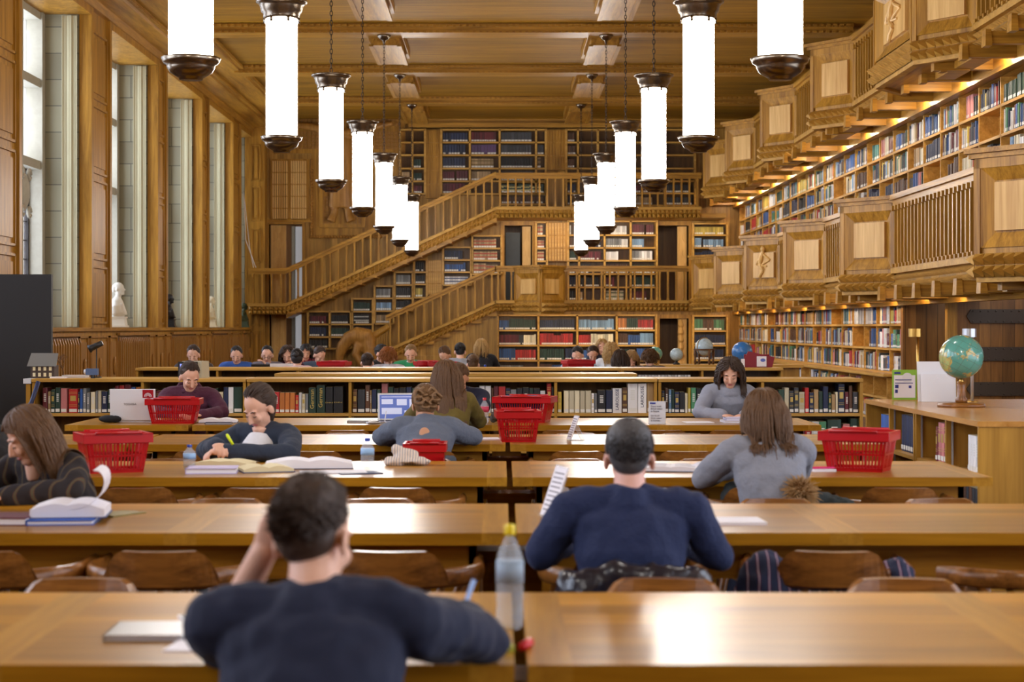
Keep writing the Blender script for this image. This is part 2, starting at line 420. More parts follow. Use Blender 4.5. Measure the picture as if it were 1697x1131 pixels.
# wainscot under the windows: framed fields; slatted grilles are things
mb = MB(); prev = 23.3
for y0, y1 in WIN[5:]:
    for a, b in ((prev + .1, y0 - .1), (y0 + .05, y0 + .65), (y1 - .65, y1 - .05)):
        if b - a > 0.25:
            raised(mb, 'y', a, b, 0.2, 1.36, XL, 1, 0.035, 0.06)
            c = (a + b) / 2; mb.ell((XL + .045, c, .85), (.03, .06, .16), n=10, k=8)
    prev = y1
struct('trim_6', mb, W['carve'])
names = ['nearest the black screen', 'under the white marble bust', 'under the black bust', 'under the small pale bust', 'under the green bronze bust']
for i, (y0, y1) in enumerate(WIN[5:]):
    a, b = y0 + .7, y1 - .7
    if i == 0:
        pass
    g = thing('radiator_grille', 'dark slatted oak radiator grille below the window ' + names[i], 'grille', (XL, (a + b) / 2, 0.1), group='radiator grilles under the windows')
    mb = MB(); mb.box(XL + .0, XL + .02, a, b, .1, 1.38); build('backing', mb, W['dark'], g, world=True)
    mb = MB(); y = a
    while y < b:
        mb.box(XL + .02, XL + .08, y, y + .06, .15, 1.24)
        mb.prism([(XL + .02, 1.24), (XL + .08, 1.24), (XL + .05, 1.33)], 'y', y + .01, y + .05); y += .16
    build('slats', mb, W['carve'], g, world=True)
    mb = MB(); mb.box(XL + .02, XL + .09, a - .04, b, .08, .14); mb.box(XL + .02, XL + .07, a - .04, b, 1.36, 1.41); build('rail', mb, W['carve'], g, world=True)
# pale curtains hanging in the far half of each reveal
for i, (y0, y1) in enumerate(WIN[5:9]):
    mb = MB(); n = 42; z0, z1 = SILL + .03, HEAD - .03
    pa = []
    for k in range(n + 1):
        t = k / n; x = XL - .15 - .24 * t; pa.append((x, y1 - .08 + 0.012 * math.sin(t * 11) + .004 * math.sin(t * 31)))
    for k in range(n):
        (xa, ya), (xb, yb) = pa[k], pa[k + 1]
        mb.hexa([(xa, ya, z0), (xb, yb, z0), (xb, yb + .012, z0), (xa, ya + .012, z0), (xa, ya, z1), (xb, yb, z1), (xb, yb + .012, z1), (xa, ya + .012, z1)])
    o = build('curtain', mb, plain('pale_curtain_cloth', lin(168, 160, 128), 0.9), loc=None)
    tag(o, 'pale beige curtain drawn back in the window ' + names[i], 'curtain', 'curtains of the tall windows')

# ceiling beams with toothed mouldings, stub beams along the lamp rows
LY = [12.5 + 5.17 * i for i in range(-2, 7)]
ROWS = (-2.14, 1.93)
for i, y in enumerate(LY):
    mb = MB(); mb.box(XL + 1.0, 6.4, y - .3, y + .3, 6.86, ZC)
    mb.box(XL + 1.0, 6.4, y - .36, y + .36, 6.96, ZC)
    struct('trim_%d' % (10 + i), mb, W['x'])
    if y < 24: continue
    mb = MB(); x = XL + 1.1
    while x < 6.3:
        mb.box(x, x + .07, y - .35, y - .3, 6.85, 6.89); mb.box(x, x + .07, y - .43, y - .36, 6.955, 6.995); x += .12
    struct('trim_%d' % (20 + i), mb, W['x'])
mb = MB()
for y in LY:
    for x in ROWS:
        ye = min(y + 3.0, YB - .5)
        mb.prism([(y + .3, 6.72), (ye - .25, 6.72), (ye, 6.86), (ye, ZC), (y + .3, ZC)], 'x', x - .26, x + .26)
        mb.box(x - .33, x + .33, y + .3, ye - .1, 6.86, ZC)
        mb.box(x - .3, x - .22, y + .3, ye - .3, 6.70, 6.74); mb.box(x + .22, x + .3, y + .3, ye - .3, 6.70, 6.74)
struct('trim_30', mb, W['y'])

# ------------------------------------------------------------------ back wall with door holes
def holes(x0, x1, z0, z1, hs, y, depth, mb):
    xs = sorted({x0, x1} | {h[0] for h in hs} | {h[1] for h in hs}); zs = sorted({z0, z1} | {h[2] for h in hs} | {h[3] for h in hs})
    for a, b in zip(xs, xs[1:]):
        for c, d in zip(zs, zs[1:]):
            if any(h[0] <= (a + b) / 2 <= h[1] and h[2] <= (c + d) / 2 <= h[3] for h in hs): continue
            mb.box(a, b, y, y + depth, c, d)
SB = 62.5
def bx(px): return (px - 830) / SB
def bz(py): return EYE + (543 - py) / SB
DOORS = [(bx(446), bx(501), 1.97, bz(372)), (bx(447), bx(500), 0.0, 1.86), (bx(836), bx(882), 1.97, bz(374)), (bx(1093), bx(1141), 0.0, bz(528)), (bx(1090), bx(1141), 1.97, bz(374))]
mb = MB(); holes(-7.6, 8.5, 0, ZC, DOORS, YB, .3, mb); struct('wall_back', mb, W['plank'])
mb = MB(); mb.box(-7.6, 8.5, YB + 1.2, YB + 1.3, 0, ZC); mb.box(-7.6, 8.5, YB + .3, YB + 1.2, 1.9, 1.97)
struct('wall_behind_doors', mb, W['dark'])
for i, d in enumerate(DOORS):
    mb = MB(); f = .1
    mb.box(d[0] - f, d[0], YB - .07, YB + .3, d[2], d[3] + f); mb.box(d[1], d[1] + f, YB - .07, YB + .3, d[2], d[3] + f); mb.box(d[0], d[1], YB - .07, YB + .3, d[3], d[3] + f)
    fr = struct('door_%d' % (i + 1), mb, W['z'])
    # open leaf with carved fields, hinged at one side
    wl = (d[1] - d[0]) * (.45 if i < 2 else .3); right = i in (3, 4)
    lf = MB(); hz = d[3] - d[2]
    a, b = (d[0] + .04, d[0] + .04 + wl) if not right else (d[1] - .04 - wl, d[1] - .04)
    if i == 2: a, b = d[1] - .04 - wl, d[1] - .04
    lf.box(a, b, YB + .1, YB + .14, d[2] + .02, d[3] - .02)
    nrow = 5
    for r in range(nrow):
        z0 = d[2] + .1 + (hz - .15) * r / nrow; z1 = z0 + (hz - .15) / nrow - .07
        c = (a + b) / 2; hw = (b - a) * .36
        lf.prism([(c - hw, z0), (c - .01, z0 + (z1 - z0) * .35), (c - .01, z1 - (z1 - z0) * .35), (c - hw, z1)], 'y', YB + .075, YB + .1)
        lf.prism([(c + hw, z0), (c + hw, z1), (c + .01, z1 - (z1 - z0) * .35), (c + .01, z0 + (z1 - z0) * .35)], 'y', YB + .075, YB + .1)
    build('door_leaf', lf, W['panel'], fr)
    if i in (0, 1):
        wb = MB(); wb.box(d[0] + wl + .18, d[1] - .02, YB + 1.1, YB + 1.19, d[2] + .3, d[3]); build('window_pane', wb, plain('daylit_window', lin(200, 205, 215), .5, emit=(.9, .9, .95, 1), es=.16), fr)
        wb = MB(); wb.box(d[0] + wl + .1, d[0] + wl + .18, YB + .9, YB + 1.19, d[2], d[3]); build('stone_jamb', wb, STONE, fr)
    if i == 3:
        wb = MB()
        for k in range(5): wb.lathe([(0, 0), (.05, .0), (.08, .06), (.05, .16), (.03, .22), (0, .22)], (d[1] - .2, YB + .05, d[2] + .7 + k * .2), n=8)
        build('turned_post', wb, W['panel'], fr)
mb = MB(); mb.box(bx(838), bx(862), YB + .2, YB + .24, 2.2, bz(385)); o = build('painting', mb, plain('dark_canvas', lin(34, 40, 44), .5, var=.4, bscale=6))
tag(o, 'tall dark oil painting seen through the doorway on the middle balcony', 'painting')

# wooden corner pilaster left of the back wall, panelled
mb = MB()
mb.box(XL, bx(443), YB - .5, YB, 0, ZC)
for z0, z1 in ((.3, 1.4), (1.55, 1.95), (3.2, 4.1), (4.3, 5.2), (5.35, 6.3)): raised(mb, 'x', XL + .05, bx(436), z0, z1, YB - .5, -1, .04, .05)
struct('trim_40', mb, W['z'])
mb = MB()
for z in (4.28,): mb.box(bx(436), bx(515), YB - .1, YB, z, z + .1)
mb.box(bx(678), 6.3, YB - .25, YB, bz(213), bz(205)); mb.box(bx(678), 6.3, YB - .15, YB, bz(205), bz(196)); mb.box(bx(682), 6.3, YB - .08, YB, bz(196), 6.86)
struct('trim_41', mb, W['x'])
# carved linenfold panel
t = thing('wall_carving', 'large carved linenfold panel above the balcony doorway beside the carved cross', 'carving', (bx(480), YB, bz(370)))
mb = MB(); a, b, c, d = bx(449), bx(514), bz(368), bz(264)
mb.box(a, b, YB - .06, YB - .002, c, d); build('board', mb, W['z'], t, world=True)
mb = MB()
for cc in range(2):
    for r in range(5):
        x0 = a + .05 + cc * (b - a - .06) / 2; x1 = x0 + (b - a - .2) / 2; z0 = c + .06 + r * (d - c - .08) / 5; z1 = z0 + (d - c - .3) / 5
        k = 7
        for q in range(k):
            xa = x0 + (x1 - x0) * q / k; w = (x1 - x0) / k * .7
            mb.prism([(xa, z0), (xa + w, z0 - .02), (xa + w, z1), (xa, z1 + .02)], 'y', YB - .1, YB - .06)
build('linenfold', mb, W['panel'], t, world=True)
mb = MB()
for s in range(34):
    z = c + s * (d - c) / 34; mb.ell((b + .04, YB - .08, z + .02), (.035, .035, .035), n=6, k=4)
build('rope_moulding', mb, W['carve'], t, world=True)
# carved cross with robed figure
t = thing('carved_crucifix', 'huge carved wooden cross relief with a robed figure on the end wall', 'carving', (bx(572), YB, bz(393)))
ox0, ox1, oz0, oz1 = bx(516), bx(640), bz(393), bz(176)
mb = MB()
def frame2(mb, x0, x1, z0, z1, w, y0, y1):
    mb.box(x0, x1, y0, y1, z0, z0 + w); mb.box(x0, x1, y0, y1, z1 - w, z1); mb.box(x0, x0 + w, y0, y1, z0 + w, z1 - w); mb.box(x1 - w, x1, y0, y1, z0 + w, z1 - w)
mb.box(ox0, ox1, YB - .06, YB, oz0, bz(255)); mb.box(bx(455), bx(672), YB - .06, YB, bz(255), oz1)
frame2(mb, bx(530), bx(606), bz(378), bz(255), .1, YB - .16, YB - .06)
build('cross_board', mb, W['z'], t, world=True)
mb = MB()
for (xa, xb, za, zb) in ((bx(478), bx(530), bz(210), bz(182)), (bx(540), bx(606), bz(210), bz(182)), (bx(478), bx(530), bz(248), bz(218)), (bx(585), bx(660), bz(248), bz(218)), (bx(585), bx(660), bz(210), bz(182)),
                         (bx(534), bx(552), bz(372), bz(325)), (bx(580), bx(600), bz(372), bz(325))):
    nx = max(1, round((xb - xa) / .1)); nz = max(1, round((zb - za) / .1))
    for i in range(nx):
        for j in range(nz):
            x = xa + (xb - xa) * i / nx; z = za + (zb - za) * j / nz
            mb.taper(x + .01, x + .08, YB - .1, YB - .06, z + .01, z + .08, 1.0)
build('checker_pattern', mb, W['carve'], t, world=True)
mb = MB()
for k in range(int((oz1 - oz0) / .08) - 20): mb.ell((ox0 + .02, YB - .08, oz0 + k * .08), (.05, .05, .05), n=6, k=4)
for k in range(int((ox1 - ox0) / .08)): mb.ell((ox0 + k * .08, YB - .08, oz0), (.05, .05, .05), n=6, k=4)
build('bead_moulding', mb, W['carve'], t, world=True)
mb = MB(); fx = bx(567); fy = YB - .2
mb.tube([(fx, fy, bz(345)), (fx, fy, bz(320)), (fx, fy, bz(280)), (fx, fy, bz(240)), (fx, fy, bz(218))], [(.34, .12), (.32, .13), (.28, .13), (.3, .13), (.2, .1)], 14, side=(1, 0, 0))
mb.tube([(bx(486), fy, bz(208)), (bx(520), fy, bz(212)), (fx - .2, fy, bz(222)), (fx + .2, fy, bz(222)), (bx(620), fy, bz(212)), (bx(652), fy, bz(206))], [.07, .11, .14, .14, .11, .07], 10)
mb.ell((fx, fy, bz(206)), (.14, .12, .19))
for s in (-1, 1):
    mb.tube([(fx + s * .16, fy, bz(345)), (fx + s * .2, fy - .02, bz(358)), (fx + s * .27, fy - .08, bz(368))], [(.09, .08), (.1, .08), (.13, .07)], 10, side=(1, 0, 0))
o = build('robed_figure', mb, W['carve'], t, world=True, smooth=True); r = o.modifiers.new('r', 'REMESH'); r.mode = 'VOXEL'; r.voxel_size = .03; r.use_smooth_shade = True

# ------------------------------------------------------------------ galleries
def front_panel(parent, p0, p1, n, H, relief=False):
    p0, p1 = Vector(p0), Vector(p1); L = (p1 - p0).length
    g = MB(); e = .07 / L
    g.seg(p0, p1, n, 0, 1, .2, .27, -.06, .0); g.seg(p0, p1, n, 0, 1, .0, .2, -.06, .02)
    g.seg(p0, p1, n, 0, 1, H - .2, H - .1, -.06, .03)
    g.seg(p0, p1, n, 0, e, .2, H - .1, -.06, .03); g.seg(p0, p1, n, 1 - e, 1, .2, H - .1, -.06, .03)
    g.seg(p0, p1, n, e, 1 - e, .25, H - .2, -.09, -.05)
    # splayed inner frame
    def P(t, h, d): return p0.lerp(p1, t) + Vector((0, 0, h)) + Vector(n) * d
    a, b, c, d = e, 1 - e, .27, H - .2; ia, ib, ic, id_ = .2, .8, .42, H - .33
    for q in (((a, c), (b, c), (ib, ic), (ia, ic)), ((b, c), (b, d), (ib, id_), (ib, ic)), ((b, d), (a, d), (ia, id_), (ib, id_)), ((a, d), (a, c), (ia, ic), (ia, id_))):
        g.face([P(q[0][0], q[0][1], .02), P(q[1][0], q[1][1], .02), P(q[2][0], q[2][1], -.045), P(q[3][0], q[3][1], -.045)])
    build('panel_frame', g, W['z'], parent, world=True)
    g = MB(); g.seg(p0, p1, n, ia + .02, ib - .02, ic + .02, id_ - .02, -.06, -.005)
    if relief:
        for (t0, h0, t1, h1, r) in ((.5, .95, .42, .72, .045), (.42, .72, .5, .58, .04), (.5, .58, .4, .45, .035), (.5, .9, .68, .78, .025), (.68, .78, .4, .66, .02), (.45, .85, .32, .7, .03), (.32, .7, .6, .66, .02)):
            g.tube([P(t0, h0, 0), P((t0 + t1) / 2, (h0 + h1) / 2, .015), P(t1, h1, 0)], r, 8)
        g.ell(P(.5, 1.0, .01), (.05, .05, .06), n=10, k=6)
    build('raised_panel', g, W['panel'], parent, world=True)
    g = MB(); g.seg(p0, p1, n, -.05, 1.05, H - .1, H - .05, -.1, .06); g.seg(p0, p1, n, -.07, 1.07, H - .05, H, -.1, .11)
    build('cornice', g, W['x'], parent, world=True)
    g = MB(); g.teeth(p0, p1, n, -.03, .125, 2, .11, .03); g.seg(p0, p1, n, 0, 1, -.08, -.02, -.1, .0)
    build('tooth_moulding', g, W['teeth'], parent, world=True)
def balustrade(parent, p0, p1, n, H, sp=.2, ts=.085, back=False, fin=.1):
    p0, p1 = Vector(p0), Vector(p1); L = math.hypot((p1 - p0).x, (p1 - p0).y)
    g = MB(); g.seg(p0, p1, n, 0, 1, H - .07, H, -.12, .1); g.seg(p0, p1, n, 0, 1, H - .15, H - .07, -.07, .05)
    build('handrail', g, W['x'] if abs(n[1]) > .5 else W['y'], parent, world=True)
    g = MB(); k = max(2, round(L / sp)); w = (.02 if abs(n[1]) > .5 else .022) / L
    for i in range(k):
        t = (i + .5) / k
        g.seg(p0, p1, n, t - w, t + w, .27, H - .15, -.05, fin * .5)
        g.seg(p0, p1, n, t - w * 1.4, t + w * 1.4, .27, .33, -.05, fin * .8); g.seg(p0, p1, n, t - w * 1.2, t + w * 1.2, H - .22, H - .15, -.05, fin * .9)
    build('balusters', g, W['z'], parent, world=True)
    g = MB(); g.seg(p0, p1, n, 0, 1, .0, .2, -.12, .0); g.seg(p0, p1, n, 0, 1, .2, .28, -.1, .08)
    g.teeth(p0, p1, n, .0, ts * 1.15, 2, .09, .0)
    build('tooth_moulding', g, W['teeth'], parent, world=True)
def side_gallery(label, xp, zb, H, apex, y_near, first_flat=0.0, relief_at=None, name='gallery'):
    XB = xp + .59
    t = thing(name, label, 'gallery', (XB, 30, zb))
    cur = y_near
    for i, ya in enumerate(apex):
        A = (xp, ya, zb); N0 = (XB, ya - .85, zb)
        if N0[1] > cur + .1: balustrade(t, (XB, cur, zb), N0, (-1, 0, 0), H)
        nv = Vector((-.85, -.59, 0)).normalized()   # towards the hall and the camera
        front_panel(t, A, N0, nv, H, relief=(relief_at == i))
        far = (XB, ya + .85, zb)
        if i == 0 and first_flat:
            A2 = (xp, ya + first_flat, zb); front_panel(t, A2, A, (-1, 0, 0), H, relief=True); far = (XB, ya + first_flat + .85, zb)
            front_panel(t, far, A2, Vector((-.85, .59, 0)).normalized(), H)
        else:
            front_panel(t, far, A, Vector((-.85, .59, 0)).normalized(), H)
        g = MB(); yf = far[1]
        pts = [(N0[0], N0[1]), (xp, ya), (xp, yf - .85), (XB, yf)] if (i == 0 and first_flat) else [(N0[0], N0[1]), (xp, ya), (XB, yf)]
        g.prism([(x + .02, y) for x, y in pts], 'z', zb - .05, zb + .15); build('bay_floor', g, W['y'], t, world=True)
        # outrigger beams under the bay
        g = MB()
        g.box(XB - .35, XB + .1, ya - .08, ya + .08, zb - .16, zb - .05); g.box(XB - .1, XB + .15, ya - .9, ya + .9, zb - .14, zb - .05)
        build('bay_bracket', g, W['x'], t, world=True)
        cur = yf
    if cur < YB - 1.5: balustrade(t, (XB, cur, zb), (XB, YB - 1.3, zb), (-1, 0, 0), H)
    g = MB(); g.box(XB - .02, 7.0, y_near, YB, zb, zb + .12); build('walkway', g, W['ceil'], t, world=True)
    y = y_near + .4
    while y < YB - .3:
        g = MB(); g.box(XB - .22, XR - .02, y - .06, y + .06, zb - .14, zb); g.taper(XB - .26, XB - .18, y - .09, y + .09, zb - .17, zb + .02, .8)
        build('joist', g, W['x'], t, world=True); y += 1.04
    g = MB(); g.box(XR - .16, XR - .02, y_near, YB, zb - .2, zb); build('wall_plate', g, W['y'], t, world=True)
    return t
LOWG, UPG = 2.04, 4.86
side_gallery('lower side gallery of carved oak with V-shaped panelled bays above the ground floor shelves', 4.86, LOWG, 1.28, [18.5, 25.8, 31.0, 36.0, 41.1, 45.9], 12.0, relief_at=3)
side_gallery('upper side gallery of carved oak with panelled bays, just under the ceiling', 5.15, UPG, 1.33, [22.6, 30.0, 35.8, 41.4, 45.9], 16.0, first_flat=2.3, name='gallery')
# end wall balconies and stairs
SY = 46.6; K = SY / F
def sx_(px): return (px - 830) * K
def sz_(py): return EYE + (543 - py) * K
N = (0, -1, 0)
t = thing('balcony', 'lower balcony across the end wall with a V-shaped panelled pulpit', 'balcony', (3, SY, sz_(517)))
H = sz_(441) - sz_(516); zb = sz_(516)
pA, pB, pC = (sx_(853), SY, zb), (sx_(895), SY - .75, zb), (sx_(935), SY, zb)
front_panel(t, pA, pB, Vector((-.75, -.64, 0)).normalized(), H); front_panel(t, pB, pC, Vector((.75, -.64, 0)).normalized(), H)
balustrade(t, (sx_(820), SY, zb), pA, N, H, .2); balustrade(t, pC, (sx_(1141), SY, zb), N, H, .21, ts=.1)
g = MB(); g.box(sx_(820), 5.6, SY, YB, zb, zb + .12); g.prism([(pA[0], pA[1]), (pB[0], pB[1]), (pC[0], pC[1])], 'z', zb, zb + .12); build('walkway', g, W['x'], t, world=True)
t = thing('balcony', 'upper balcony across the end wall, beneath the top row of dark books', 'balcony', (3, SY, sz_(361)))
H2 = sz_(287) - sz_(361); zb2 = sz_(361)
balustrade(t, (sx_(822), SY, zb2), (sx_(1162), SY, zb2), N, H2, .2, ts=.1)
g = MB(); g.box(sx_(822), 5.8, SY, YB, zb2, zb2 + .12); build('walkway', g, W['x'], t, world=True)
for ttl, zbb in (('lit', zb), ('lit', zb2)):
    pass
def valances(t, z, cols):
    for a, b in cols:
        g = MB(); g.box(bx(a), bx(b), YB - .5, YB - .36, z - .09, z - .02); build('valance', g, W['shelf'], t, world=True)
def stair(label, pa, pb, H, landing=None):
    t = thing('staircase', label, 'staircase', (pa[0], SY, 0))
    balustrade(t, pa, pb, N, H, .21, ts=.09)
    L = pb[0] - pa[0]; k = max(4, int((pb[2] - pa[2]) / .17)); g = MB()
    for i in range(k):
        x = pa[0] + L * i / k; z = pa[2] + (pb[2] - pa[2]) * i / k
        g.box(x, x + L / k + .02, SY + .02, YB, z + .05, z + .28)
    build('steps', g, W['x'], t, world=True)
    g = MB(); g.seg(pa, pb, (0, 1, 0), 0, 1, -.1, .1, .1, YB - SY); build('soffit', g, W['x'], t, world=True)
    return t
HU = sz_(445) - sz_(521)
t = stair('upper oak staircase climbing from the left landing to the top balcony', (sx_(474), SY, sz_(521)), (sx_(822), SY, zb2), HU)
balustrade(t, (sx_(412), SY, sz_(521)), (sx_(474), SY, sz_(521)), N, HU, .22, ts=.09, fin=.16)
g = MB(); g.box(sx_(410), sx_(490), SY, YB, sz_(521), sz_(521) + .12); build('landing', g, W['x'], t, world=True)
t = stair('lower oak staircase rising from the carved newel to the pulpit balcony', (sx_(640), SY, sz_(598)), (sx_(822), SY, zb), H)
g = MB()
for k in range(8):
    x = sx_(612 + k * 4); g.box(x, x + .03, SY - .03, SY + .03, .3, sz_(562 - k * 1.5))
g.tube([(sx_(612), SY, sz_(563)), (sx_(626), SY, sz_(553)), (sx_(645), SY, sz_(541))], [.09, .09, .08], 10)
build('newel_balusters', g, W['z'], t, world=True)
g = MB(); fy = SY - .05
g.tube([(sx_(561), fy, .4), (sx_(563), fy, sz_(590)), (sx_(568), fy, sz_(575)), (sx_(578), fy, sz_(562)), (sx_(592), fy, sz_(557)), (sx_(606), fy, sz_(560)), (sx_(614), fy, sz_(572))], [.1, .12, .16, .19, .24, .26, .2], 14)
g.tube([(sx_(606), fy, sz_(562)), (sx_(612), fy - .05, sz_(580)), (sx_(618), fy - .05, sz_(598)), (sx_(622), fy, .3)], [.24, .2, .15, .14], 12)
g.tube([(sx_(596), fy - .1, sz_(572)), (sx_(590), fy - .15, sz_(588)), (sx_(600), fy - .15, sz_(604)), (sx_(602), fy, .3)], [.14, .1, .09, .1], 10)
g.ell((sx_(612), fy - .1, sz_(590)), (.16, .18, .2))
o = build('carved_newel', g, W['carve'], t, world=True, smooth=True); r = o.modifiers.new('r', 'REMESH'); r.mode = 'VOXEL'; r.voxel_size = .03; r.use_smooth_shade = True
# planked wall under the lower stair, brown boarding between the stairs
mb = MB(); mb.prism([(sx_(628), 0), (sx_(821), 0), (sx_(821), sz_(522)), (sx_(645), sz_(600)), (sx_(628), sz_(612))], 'y', SY + .12, SY + .2)
mb.box(sx_(628), sx_(745), SY + .05, SY + .12, sz_(600), sz_(590)); mb.box(sx_(821), sx_(825), SY + .1, YB, 0, zb)
struct('wall_under_stair', mb, W['plank'])

# ------------------------------------------------------------------ book supply
NAMED = {'navy': (30, 40, 72), 'dark green': (34, 60, 48), 'black': (28, 27, 30), 'maroon': (104, 28, 38), 'red': (190, 36, 34), 'blue': (44, 84, 150), 'light blue': (120, 160, 200),
         'brown': (92, 58, 36), 'tan': (180, 146, 98), 'cream': (220, 208, 174), 'grey': (128, 130, 132), 'white': (224, 222, 220), 'green': (70, 130, 90), 'orange': (206, 120, 50), 'yellow': (214, 186, 70), 'pink': (196, 120, 118),
         'dark grey': (58, 60, 66), 'teal': (60, 120, 120), 'purple': (84, 56, 100)}
MIX = ['navy', 'black', 'white', 'white', 'cream', 'dark green', 'maroon', 'red', 'blue', 'light blue', 'grey', 'brown', 'tan', 'dark grey', 'teal', 'white', 'blue', 'pink', 'yellow', 'green', 'cream']
class BookHeap:
    def __init__(s): s.mb = MB(); s.c = []
    def _col(s, c): s.c.extend([c] * 6)
    def cell(s, org, ax, dep, L, hmax, pal, dens=1.0, labels=True, run=(3, 14), hk=(.62, .86), bands=False, wk=(.022, .05)):
        """fill a shelf: org = start point of the spine line, ax = unit vector along, dep = unit vector into the shelf"""
        o = Vector(org); ax = Vector(ax); dep = Vector(dep); x = .01
        end = L * dens - .02
        while x < end:
            name = rnd.choice(pal); k = rnd.randint(*run); w0 = rnd.uniform(*wk); h0 = hmax * rnd.uniform(*hk)
            base = NAMED[name] if isinstance(name, str) else name
            for _ in range(k):
                if run[1] <= 3: w0 = rnd.uniform(*wk); h0 = hmax * rnd.uniform(*hk)
                w = w0; h = h0
                if x + w > end: x = end; break
                q = rnd.uniform(.74, 1.1); gr = sum(base) / 3; c = lin(*[min(255, (u * .85 + gr * .15) * q) for u in base]); back = rnd.uniform(0, .02)
                p = o + ax * x + dep * back
                def V(a, b, z): return p + ax * a + dep * b + Vector((0, 0, z))
                g = w - rnd.uniform(.005, .009)
                s.mb.hexa([V(0, 0, 0), V(g, 0, 0), V(g, .16, 0), V(0, .16, 0), V(0, 0, h), V(g, 0, h), V(g, .16, h), V(0, .16, h)]); s._col(c)
                if labels and rnd.random() < .93:
                    s.mb.face([V(.002, -.002, .015), V(g - .002, -.002, .015), V(g - .002, -.002, .055), V(.002, -.002, .055)]); s.c.append(lin(226, 224, 216))
                if bands:
                    for zz in (.3, .7):
                        s.mb.face([V(0, -.001, h * zz), V(g, -.001, h * zz), V(g, -.001, h * zz + .03), V(0, -.001, h * zz + .03)]); s.c.append(lin(*bands))
                x += w
            if rnd.random() < .12: x += rnd.uniform(.01, .06)
    def finish(s, name, label, group=None):
        o = build(name, s.mb, BOOKS)
        me = o.data; a = me.attributes.new('cover', 'FLOAT_COLOR', 'FACE')
        flat = [q for c in s.c for q in c]; a.data.foreach_set('color', flat)
        tag(o, label, 'books', kind='stuff')
        return o
HEAP = BookHeap()

# shelving of the end wall: (px0, px1, [row lines top to bottom], palettes)
def end_shelf(label, cols, rows, pal, dens=1.0, run=(4, 16), closed=False, bands=False, depth=.3, wk=(.04, .07), hk=(.7, .88)):
    """one built-in case made of columns; cells get books"""
    x0, x1 = bx(cols[0]), bx(cols[-1]); z1, z0 = bz(rows[0]), bz(rows[-1])
    t = thing('built_in_bookcase', label, 'bookcase', ((x0 + x1) / 2, YB, z0), group='built-in bookcases of the end wall')
    yf = YB - depth
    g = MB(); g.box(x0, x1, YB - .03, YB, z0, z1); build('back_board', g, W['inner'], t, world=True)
    for c in cols: build('upright', MB().box(bx(c) - .025, bx(c) + .025, yf, YB, z0, z1 + .03), W['shelf'], t, world=True)
    for r in rows:
        g = MB(); g.box(x0, x1, yf, YB, bz(r) - .02, bz(r) + .02); build('shelf', g, W['shelf'], t, world=True)
    k = 0
    for ci in range(len(cols) - 1):
        for ri in range(len(rows) - 1):
            p = pal[k % len(pal)]; k += 1
            if p is None: continue
            L = bx(cols[ci + 1]) - bx(cols[ci]) - .06; h = bz(rows[ri]) - bz(rows[ri + 1]) - .05
            d = dens if not isinstance(p, tuple) else p[1]; pp = p if not isinstance(p, tuple) else p[0]
            bnd = bands if not (isinstance(p, tuple) and len(p) > 2) else p[2]
            HEAP.cell((bx(cols[ci]) + .03, yf + .05, bz(rows[ri + 1]) + .02), (1, 0, 0), (0, 1, 0), L, h, pp, d, run=run, bands=bnd, wk=wk, hk=hk)
    return t
DK = ['navy', 'black', 'dark green']
TAN = (['tan'], 1.0, (150, 40, 30))
end_shelf('built-in bookcase under the balcony pulpit, navy and red sets', [825, 892, 956, 1021, 1086], [523, 548, 573, 598, 622], 
          [['dark green', 'blue'], ['brown', 'maroon', 'dark grey', 'cream'], (['red', 'navy', 'blue'], 1.0), (['yellow', 'grey', 'light blue'], .7),
           ['navy'], (['red'], .95), ['dark green', 'navy'], (['brown', 'blue'], .8),
           (['white', 'orange', 'brown', 'light blue', 'cream'], 1.0), (['red', 'cream'], 1.0), ['dark green', 'blue'], (['white'], .6),
           ['dark green', 'white', 'red', 'orange', 'light blue'], ['brown', 'green', 'light blue', 'blue'], (['dark green', 'cream', 'maroon', 'blue', 'tan'], .9), (['black'], .5)], run=(3, 10))
end_shelf('built-in bookcase between the low doorway and the side wall', [1147, 1203], [524, 549, 573, 597, 622], [['cream', 'green', 'brown'], ['navy'], ['navy'], ['black']])
end_shelf('built-in bookcase beside the upper doorway with a blue set on its middle shelf', [1147, 1203], [372, 391, 412, 433, 453, 475, 500], [['black', 'yellow', 'maroon', 'white'], ['light blue', 'navy'], (['navy', 'cream'], .8), ['black'], ['navy'], ['brown']])
end_shelf('narrow built-in case of tan law volumes beside the painting doorway', [888, 906], [370, 392, 413, 434, 455], [TAN])
end_shelf('built-in bookcase behind the hanging lamps on the middle balcony', [941, 959, 1001, 1044, 1087], [368, 391, 412, 433, 455, 477, 499],
          [(['white'], .5), ['brown', 'dark green'], ['dark green'], ['dark green'], ['navy'], ['black'],
           (['red'], .9), ['maroon', 'navy'], ['maroon'], (['black'], .6), (['black'], .9), (['tan'], .15),
           ['grey', 'white'], ['white', 'grey'], (['white', 'dark green'], .6), ['maroon', 'brown'], (['maroon'], .4), (['cream'], .8, (60, 90, 60)),
           ['orange', 'maroon'], (['maroon', 'brown', 'light blue'], .6), ['white', 'dark green', 'grey'], ['dark green'], ['dark green'], (['maroon'], .7)], run=(4, 10))
end_shelf('tall built-in case of tan and red law volumes between the stairs', [783, 831], [392, 413, 433, 455], [(['tan'], .95, (170, 60, 40))])
end_shelf('built-in case of white volumes above the lower stair', [735, 781], [411, 432, 452, 473], [(['white', 'navy'], .8), (['blue', 'white'], .95), (['white'], 1.0, (30, 50, 100))])
end_shelf('narrow stepped case of black books between the stairs', [687, 708], [431, 452, 472, 494], [['black'], ['black', 'brown', 'white'], ['black', 'yellow']])
end_shelf('stepped built-in case third from the floor doorway', [655, 685], [452, 473, 495, 515], [['grey', 'black'], ['black', 'blue', 'tan'], ['black']])
